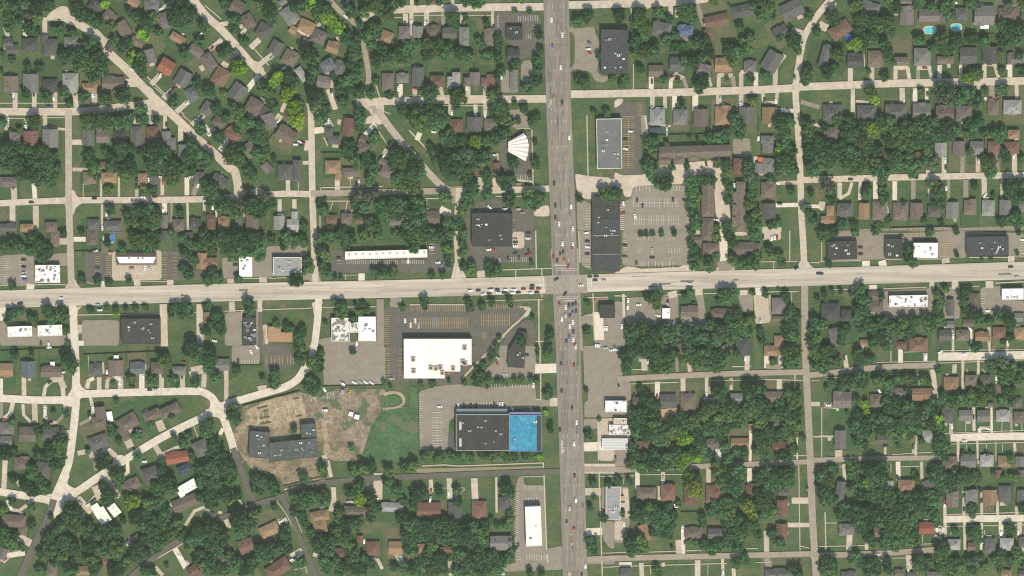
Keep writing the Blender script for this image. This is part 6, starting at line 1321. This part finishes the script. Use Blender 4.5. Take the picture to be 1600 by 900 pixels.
# ------------------------------------------------------------------ trees
def crown_arrays(seed, lobes, per, leaf):
    """a crown of unit radius: ragged lobes over a dome, each a shell of leaf clumps"""
    r = np.random.default_rng(seed); V, F = [], []
    squash = r.uniform(0.78, 1.0); ph = r.uniform(0, 6.28)
    cs = []
    for k in range(lobes):
        a = r.uniform(0, 6.283); rad = math.sqrt(r.uniform(0, 1)) * 0.74
        rad *= 1 + 0.18 * math.sin(3 * a + ph)
        z = 0.78 * math.sqrt(max(0.02, 1 - (rad / 0.95) ** 2)) * r.uniform(0.55, 1.1)
        cs.append((rad * math.cos(a), rad * math.sin(a) * squash, z, r.uniform(0.2, 0.36)))
    for (x, y, z, s) in cs:
        d = r.normal(size=(per, 3)); d[:, 2] = d[:, 2] * 0.8 + 0.35; d /= np.linalg.norm(d, axis=1)[:, None]
        pos = np.array((x, y, z)) + d * s * r.uniform(0.6, 1.08, (per, 1))
        nrm = d * 0.8 + r.normal(size=(per, 3)) * 0.5 + np.array((0, 0, 0.25)); nrm /= np.linalg.norm(nrm, axis=1)[:, None]
        u = np.cross(nrm, r.normal(size=(per, 3))); u /= np.linalg.norm(u, axis=1)[:, None]; w = np.cross(nrm, u)
        sz = leaf * r.uniform(0.6, 1.35, (per, 1))
        q = np.stack([pos - u * sz, pos - w * sz * 0.7, pos + u * sz, pos + w * sz * 0.7], 1)
        V.append(q.reshape(-1, 3))
    V = np.concatenate(V); nq = len(V) // 4
    F = np.arange(nq * 4).reshape(nq, 4)
    # the shaded inner mass of twigs and leaves
    k = 14; ring = []
    cv = [(0, 0, 0.72)] + [(0.5 * math.cos(a * 6.283 / k), 0.5 * squash * math.sin(a * 6.283 / k), 0.5) for a in range(k)] + [(0.74 * math.cos(a * 6.283 / k) * r.uniform(.85, 1.1), 0.74 * squash * math.sin(a * 6.283 / k), 0.12) for a in range(k)] + [(0, 0, -0.05)]
    return V, F, np.array(cv), k
def core_faces(b, k):
    return [(b, b + 1 + i, b + 1 + (i + 1) % k) for i in range(k)] + [(b + 1 + i, b + 1 + k + i, b + 1 + k + (i + 1) % k, b + 1 + (i + 1) % k) for i in range(k)] + [(b + 1 + 2 * k, b + 1 + k + (i + 1) % k, b + 1 + k + i) for i in range(k)]
CROWN = {}
def crown_mesh(col, v):
    if (col, v) not in CROWN:
        V, F, cv, k = crown_arrays(100 + v, 30, 38, 0.105)
        me = bpy.data.meshes.new('crown'); b = len(V)
        me.from_pydata(np.concatenate([V, cv]).tolist(), [], F.tolist() + core_faces(b, k)); me.materials.append(LEAF[col]); CROWN[(col, v)] = me
    return CROWN[(col, v)]
tv, tf = [], []
for (z0, z1, r0, r1) in ((0, 1.0, .045, .03),):
    n_ = 8
    tv = [(r0 * math.cos(a * 6.283 / n_), r0 * math.sin(a * 6.283 / n_), z0) for a in range(n_)] + [(r1 * math.cos(a * 6.283 / n_), r1 * math.sin(a * 6.283 / n_), z1) for a in range(n_)]
    tf = [(a, (a + 1) % n_, n_ + (a + 1) % n_, n_ + a) for a in range(n_)]
def limb(a, e, z, L):
    b = len(tv); d = Vector((math.cos(a) * math.cos(e), math.sin(a) * math.cos(e), math.sin(e))); u = d.cross(Vector((0, 0, 1))).normalized(); w_ = d.cross(u)
    for s_, rr in ((0, .024), (L, .010)):
        c = Vector((0, 0, z)) + d * s_
        for k in range(5): tv.append(tuple(c + (u * math.cos(k * 1.2566) + w_ * math.sin(k * 1.2566)) * rr))
    for k in range(5): tf.append((b + k, b + (k + 1) % 5, b + 5 + (k + 1) % 5, b + 5 + k))
for k in range(6): limb(k * 1.05 + .2, .75, .55 + .05 * k, .5)
TRUNK = mesh('trunk', tv, tf, BARK)
# how much of each crown stays in sight
rr = np.random.default_rng(3)
score = []
for i, (sx, sy, r, c) in enumerate(TR):
    a = rr.uniform(0, 6.283, 24); q = np.sqrt(rr.uniform(0, 1, 24)) * r; px, py = sx + q * np.cos(a), sy + q * np.sin(a)
    big = TA[(TA[:, 2] > r) & (np.hypot(TA[:, 0] - sx, TA[:, 1] - sy) < r + TA[:, 2])]
    vis = np.ones(24, bool)
    for (x, y, R2) in big: vis &= np.hypot(px - x, py - y) > R2
    vis &= (px > 0) & (px < 1600) & (py > 0) & (py < 900)
    score.append(vis.mean() * r * r * (1.6 if c in 'by' else 1.0))
order = np.argsort(score)[::-1]
ids = set(order[:300].tolist())
items = []; proto = {}
mm, ff, mi = [], [], []; base = 0
LOW = [crown_arrays(500 + v, 15, 24, 0.15) for v in range(8)]
TINTS = list('dmebspy')
fcnt = 0; quads, trisq = [], []
for i, (sx, sy, r, c) in enumerate(TR):
    rad = r * MPP * 1.03; th = 2.2 + rad * 0.32; cz = th * 0.72
    p = W(sx, sy, cz + rad * 0.5); a = random.uniform(0, 6.283); zs = random.uniform(0.85, 1.15)
    if i in ids:
        v = random.randrange(7)
        if (c, v) not in proto:
            root = empty('tree', (p.x, p.y, 0), a); co = link('crown', crown_mesh(c, v), root); tr = link('trunk', TRUNK, root); proto[(c, v)] = root
        else:
            src = proto[(c, v)]; root = src.copy(); C.objects.link(root); root.location = (p.x, p.y, 0); root.rotation_euler = (0, 0, a)
            ch = {}
            for k in src.children: k2 = k.copy(); C.objects.link(k2); k2.parent = root; ch[k.name.split('.')[0]] = k2
            co, tr = ch['crown'], ch['trunk']
        co.location = (0, 0, cz); co.scale = (rad, rad, rad * zs * 1.15)
        tr.scale = (rad * 1.1 + 2, rad * 1.1 + 2, (cz + rad * 0.35))
        look = ('broad' if rad > 8.0 else 'medium' if rad > 5.6 else 'small') + ' ' + LEAFN[c]
        items.append((root, sx, sy, phrase(sx, sy), look))
    else:
        V, F, cv, k = LOW[random.randrange(8)]
        P = np.concatenate([V, cv]) * (rad, rad, rad * zs * 1.15); ca, sa = math.cos(a), math.sin(a)
        P = np.stack([P[:, 0] * ca - P[:, 1] * sa + p.x, P[:, 0] * sa + P[:, 1] * ca + p.y, P[:, 2] + cz], 1)
        mm.append(P); fl = (F + base).tolist() + core_faces(base + len(V), k); ff += fl; mi += [TINTS.index(c)] * len(fl); base += len(P)
number(items, 'tree', 'trees of the neighbourhood')
me = bpy.data.meshes.new('tree_cover'); me.from_pydata(np.concatenate(mm).tolist(), [], ff)
for c in TINTS: me.materials.append(LEAF[c])
me.polygons.foreach_set('material_index', mi)
struct(link('woodland', me), 'stuff')

# ------------------------------------------------------------------ pools, sheds, awnings, beds, fences
pit, sit, bit = [], [], []
for t, ln in parse(CARS):
    k0 = ln[0]
    if k0 not in 'PSB': continue
    for it in ln[2:].split(';'):
        f = it.split(); x, y = float(f[0]), float(f[1]); sx, sy = sxy(t, x, y)
        if k0 == 'P':
            w, d = float(f[2]) * MPP / 5, float(f[3]) * MPP / 5; p = W(sx, sy, .3); root = empty('swimming_pool', (p.x, p.y, 0))
            n_ = 28; P = [(w / 2 * math.copysign(abs(math.cos(a)) ** .7, math.cos(a)), d / 2 * math.copysign(abs(math.sin(a)) ** .7, math.sin(a))) for a in np.linspace(0, 6.283, n_, endpoint=False)]
            zz = 1.0 if f[4] == 'b' else 0.2
            link('water', mesh('water', [(x_ * .94, y_ * .94, zz - .06) for x_, y_ in P], [tuple(range(n_))], WATER if f[4] == 'a' else PATCH['b']), root)
            vs = [(x_ * k, y_ * k, z) for k, z in ((.92, zz - .1), (.92, zz), (1.14, zz), (1.14, 0)) for x_, y_ in P]
            link('coping', mesh('coping', vs, [(q * n_ + i, q * n_ + (i + 1) % n_, (q + 1) * n_ + (i + 1) % n_, (q + 1) * n_ + i) for q in range(3) for i in range(n_)], COPING if f[4] == 'a' else PATCH['w']), root)
            pit.append((root, sx, sy, phrase(sx, sy), 'turquoise' if f[4] == 'a' else 'blue'))
        elif k0 == 'S':
            w, d = float(f[2]) * MPP / 5, float(f[3]) * MPP / 5
            if w < .5: continue
            p = W(sx, sy, 2.3); root = empty('awning', (p.x, p.y, 0), -R(float(f[4]))); m = PATCH.get(f[5], PATCH['w'])
            vs, fs = [], []; roof_part(vs, fs, 0, 0, w - .5, d - .5, 0, 2.3, .12, True, .25); link('roof', mesh('roof', vs, fs, m), root)
            for a in (-1, 1):
                for b in (-1, 1):
                    vs, fs = [], []; box(vs, fs, a * (w / 2 - .35), b * (d / 2 - .35), 0, 2.12, .12, .12); link('post', mesh('post', vs, fs, METAL), root)
            sit.append((root, sx, sy, phrase(sx, sy), {'w': 'white', 'b': 'blue', 'B': 'brown', 'n': 'navy', 'R': 'orange-red', 't': 'timber-tan', 'g': 'grey', 'l': 'pale'}.get(f[5], 'white')))
number(pit, 'pool', 'backyard swimming pools', 'swimming pool'); number(sit, 'awning', 'awnings and shed roofs')

# timber and block fences along the backs of the lots
FEN = [((0, 2), 585, 163, 790, 155), ((0, 3), 0, 40, 510, 15), ((0, 3), 650, 70, 1270, 42), ((1, 3), 215, 152, 440, 152), ((1, 3), 930, 315, 1400, 308), ((1, 3), 300, 470, 740, 352),
       ((3, 1), 250, 155, 430, 155), ((3, 1), 430, 152, 720, 145), ((4, 2), 510, 690, 900, 690), ((3, 2), 500, 742, 720, 745), ((4, 1), 560, 880, 1080, 868), ((4, 1), 410, 668, 420, 830), ((1, 1), 905, 292, 1050, 292), ((2, 3), 70, 350, 78, 820),
       ((1, 4), 620, 195, 900, 125), ((4, 0), 1195, 265, 1370, 265), ((1, 0), 450, 640, 460, 640), ((1, 1), 490, 200, 600, 60), ((0, 4), 930, 320, 975, 400), ((2, 4), 370, 500, 600, 492), ((3, 4), 520, 400, 680, 395)]
fit = []
for t, x0, y0, x1, y1 in FEN:
    a, b = Vector(V2(t, x0, y0)), Vector(V2(t, x1, y1)); L = (b - a).length
    if L < 4: continue
    c = (a + b) / 2; root = empty('fence', (c.x, c.y, 0), math.atan2(b.y - a.y, b.x - a.x))
    vs, fs = [], []; box(vs, fs, 0, 0, 0.1, 1.8, L, 0.12); link('panel', mesh('panel', vs, fs, FENCE_M), root)
    n_ = max(2, int(L / 6))
    for k in range(n_ + 1):
        vs, fs = [], []; box(vs, fs, -L / 2 + L * k / n_, 0.12, 0, 1.95, .14, .1); link('post', mesh('post', vs, fs, FENCE_M), root)
    fit.append((root, *sxy(t, (x0 + x1) / 2, (y0 + y1) / 2), phrase(*sxy(t, (x0 + x1) / 2, (y0 + y1) / 2)), 'dark timber'))
# backyard fences between neighbours
for rows, sg in (('A N S W HA GG LG L EF', -1), ('P Q V X LH GI K KA HB Y M', 1)):
    for row in rows.split():
        L_ = sorted([h for h in HS if h['row'] == row and h['kind'] == 'house'], key=lambda h: h['sx'])
        for h1, h2 in zip(L_, L_[1:]):
            if not (10 < h2['sx'] - h1['sx'] < 46 and abs(h1['sy'] - h2['sy']) < 14): continue
            mx, my = (h1['sx'] + h2['sx']) / 2 + random.uniform(-1.5, 1.5), (h1['sy'] + h2['sy']) / 2; ln_ = random.uniform(20, 29)
            a, b = Vector(W(mx, my + sg * 6)[:2]), Vector(W(mx, my + sg * (6 + ln_))[:2]); L = (b - a).length; c = (a + b) / 2
            root = empty('fence', (c.x, c.y, 0), math.atan2(b.y - a.y, b.x - a.x)); vs, fs = [], []; box(vs, fs, 0, 0, 0.1, 1.75, L, 0.1); wood = random.choice((FENCE_M, FENCE_M, METAL))
            link('panel', mesh('panel', vs, fs, wood), root); vs, fs = [], []
            for k in (0, .5, 1):
                vs, fs = [], []; box(vs, fs, -L / 2 + L * k, .1, 0, 1.9, .14, .1); link('post', mesh('post', vs, fs, wood), root)
            fit.append((root, mx, my + sg * 18, PHRASE[row], 'backyard' if wood is FENCE_M else 'pale backyard'))
number(fit, 'fence', 'boundary fences')

# the building site: footings in timber forms, stacks, rubble
FORM = mat('pale_formwork', (0.52, 0.42, 0.27), 0.1, 1); SOIL = mat('dark_trench_soil', (0.10, 0.075, 0.05), 0.2, 1); RUB = mat('concrete_rubble', (0.42, 0.39, 0.34), 0.3, 0.8)
def P13(x, y): return V2((1, 3), x, y)
def form(label, segs):
    o = Vector(P13(segs[0][0], segs[0][1])); root = empty('foundation', (o.x, o.y, 0)); tag(root, label, 'foundation', 'building site footings')
    for j, (x0, y0, x1, y1, dk) in enumerate(segs):
        a, b = Vector(P13(x0, y0)), Vector(P13(x1, y1)); c = (a + b) / 2 - o; vs, fs = [], []
        box(vs, fs, c.x, c.y, 0.3, 0.85 - .013 * j if not dk else 1.0 - .013 * j, (b - a).length, .45 if not dk else 1.5, math.atan2(b.y - a.y, b.x - a.x)); link('trench_board' if dk else 'footing', mesh('footing', vs, fs, SOIL if dk else FORM), root)
form('gridded pale footing in the middle of the building site', [(550, 445, 570, 565, 0), (600, 435, 615, 510, 0), (640, 430, 665, 565, 0), (550, 448, 640, 432, 0), (557, 490, 645, 472, 0), (565, 535, 655, 512, 0)])
form('ladder-like footing with dark trenches, left on the building site', [(405, 490, 425, 610, 0), (450, 480, 470, 600, 0), (495, 470, 515, 595, 0), (412, 492, 490, 470, 1), (450, 515, 500, 503, 1), (428, 568, 510, 552, 1), (435, 610, 520, 595, 1)])
form('fainter footing right of the gridded one on the building site', [(690, 415, 715, 540, 0), (740, 405, 765, 540, 0), (695, 445, 742, 437, 0), (690, 415, 735, 408, 1), (718, 550, 760, 543, 1)])
form('short footing beside the big tree on the building site', [(358, 520, 368, 600, 0), (333, 635, 372, 627, 1)])
def rubble(label, x, y, n_, spread, m):
    o = Vector(P13(x, y)); root = None; vs, fs = [], []
    for _ in range(n_):
        s_ = random.uniform(.25, 1.0); box(vs, fs, random.gauss(0, spread), random.gauss(0, spread * .7), 0.02, s_ * .7, s_ * 1.4, s_, random.uniform(0, 3), random.uniform(.4, .9))
    tag(link('rubble_pile', mesh('rubble_pile', vs, fs, m), None, (o.x, o.y, 0.1)), label, 'rubble pile', 'piles on the building site')
rubble('scattered white and dark debris beside the dense tree on the building site', 840, 412, 60, 2.2, RUB)
rubble('pale concrete rubble spread right of the dense tree', 970, 385, 90, 2.8, RUB)
rubble('pale rubble heap beside the curving dirt track', 975, 595, 60, 2.0, RUB)
rubble('brownish rubble strip left of the sports lawn', 1150, 730, 70, 3.2, mat('earthy_rubble', (0.36, 0.29, 0.21), 0.25, 0.8))
rubble('dark rubble right of the flatbed truck on the building site', 965, 503, 30, 1.6, mat('dark_rubble', (0.13, 0.11, 0.10), 0.3, 0.8))
# the running track loop worn into the lawn
loop = [(1400, 380), (1480, 365), (1535, 385), (1555, 425), (1540, 465), (1480, 490), (1390, 495)]
struct(link('worn_path', strip_mesh('worn_path', smooth_line([P13(*q) for q in loop]), 3.2, 0.45, SURF['e'])))
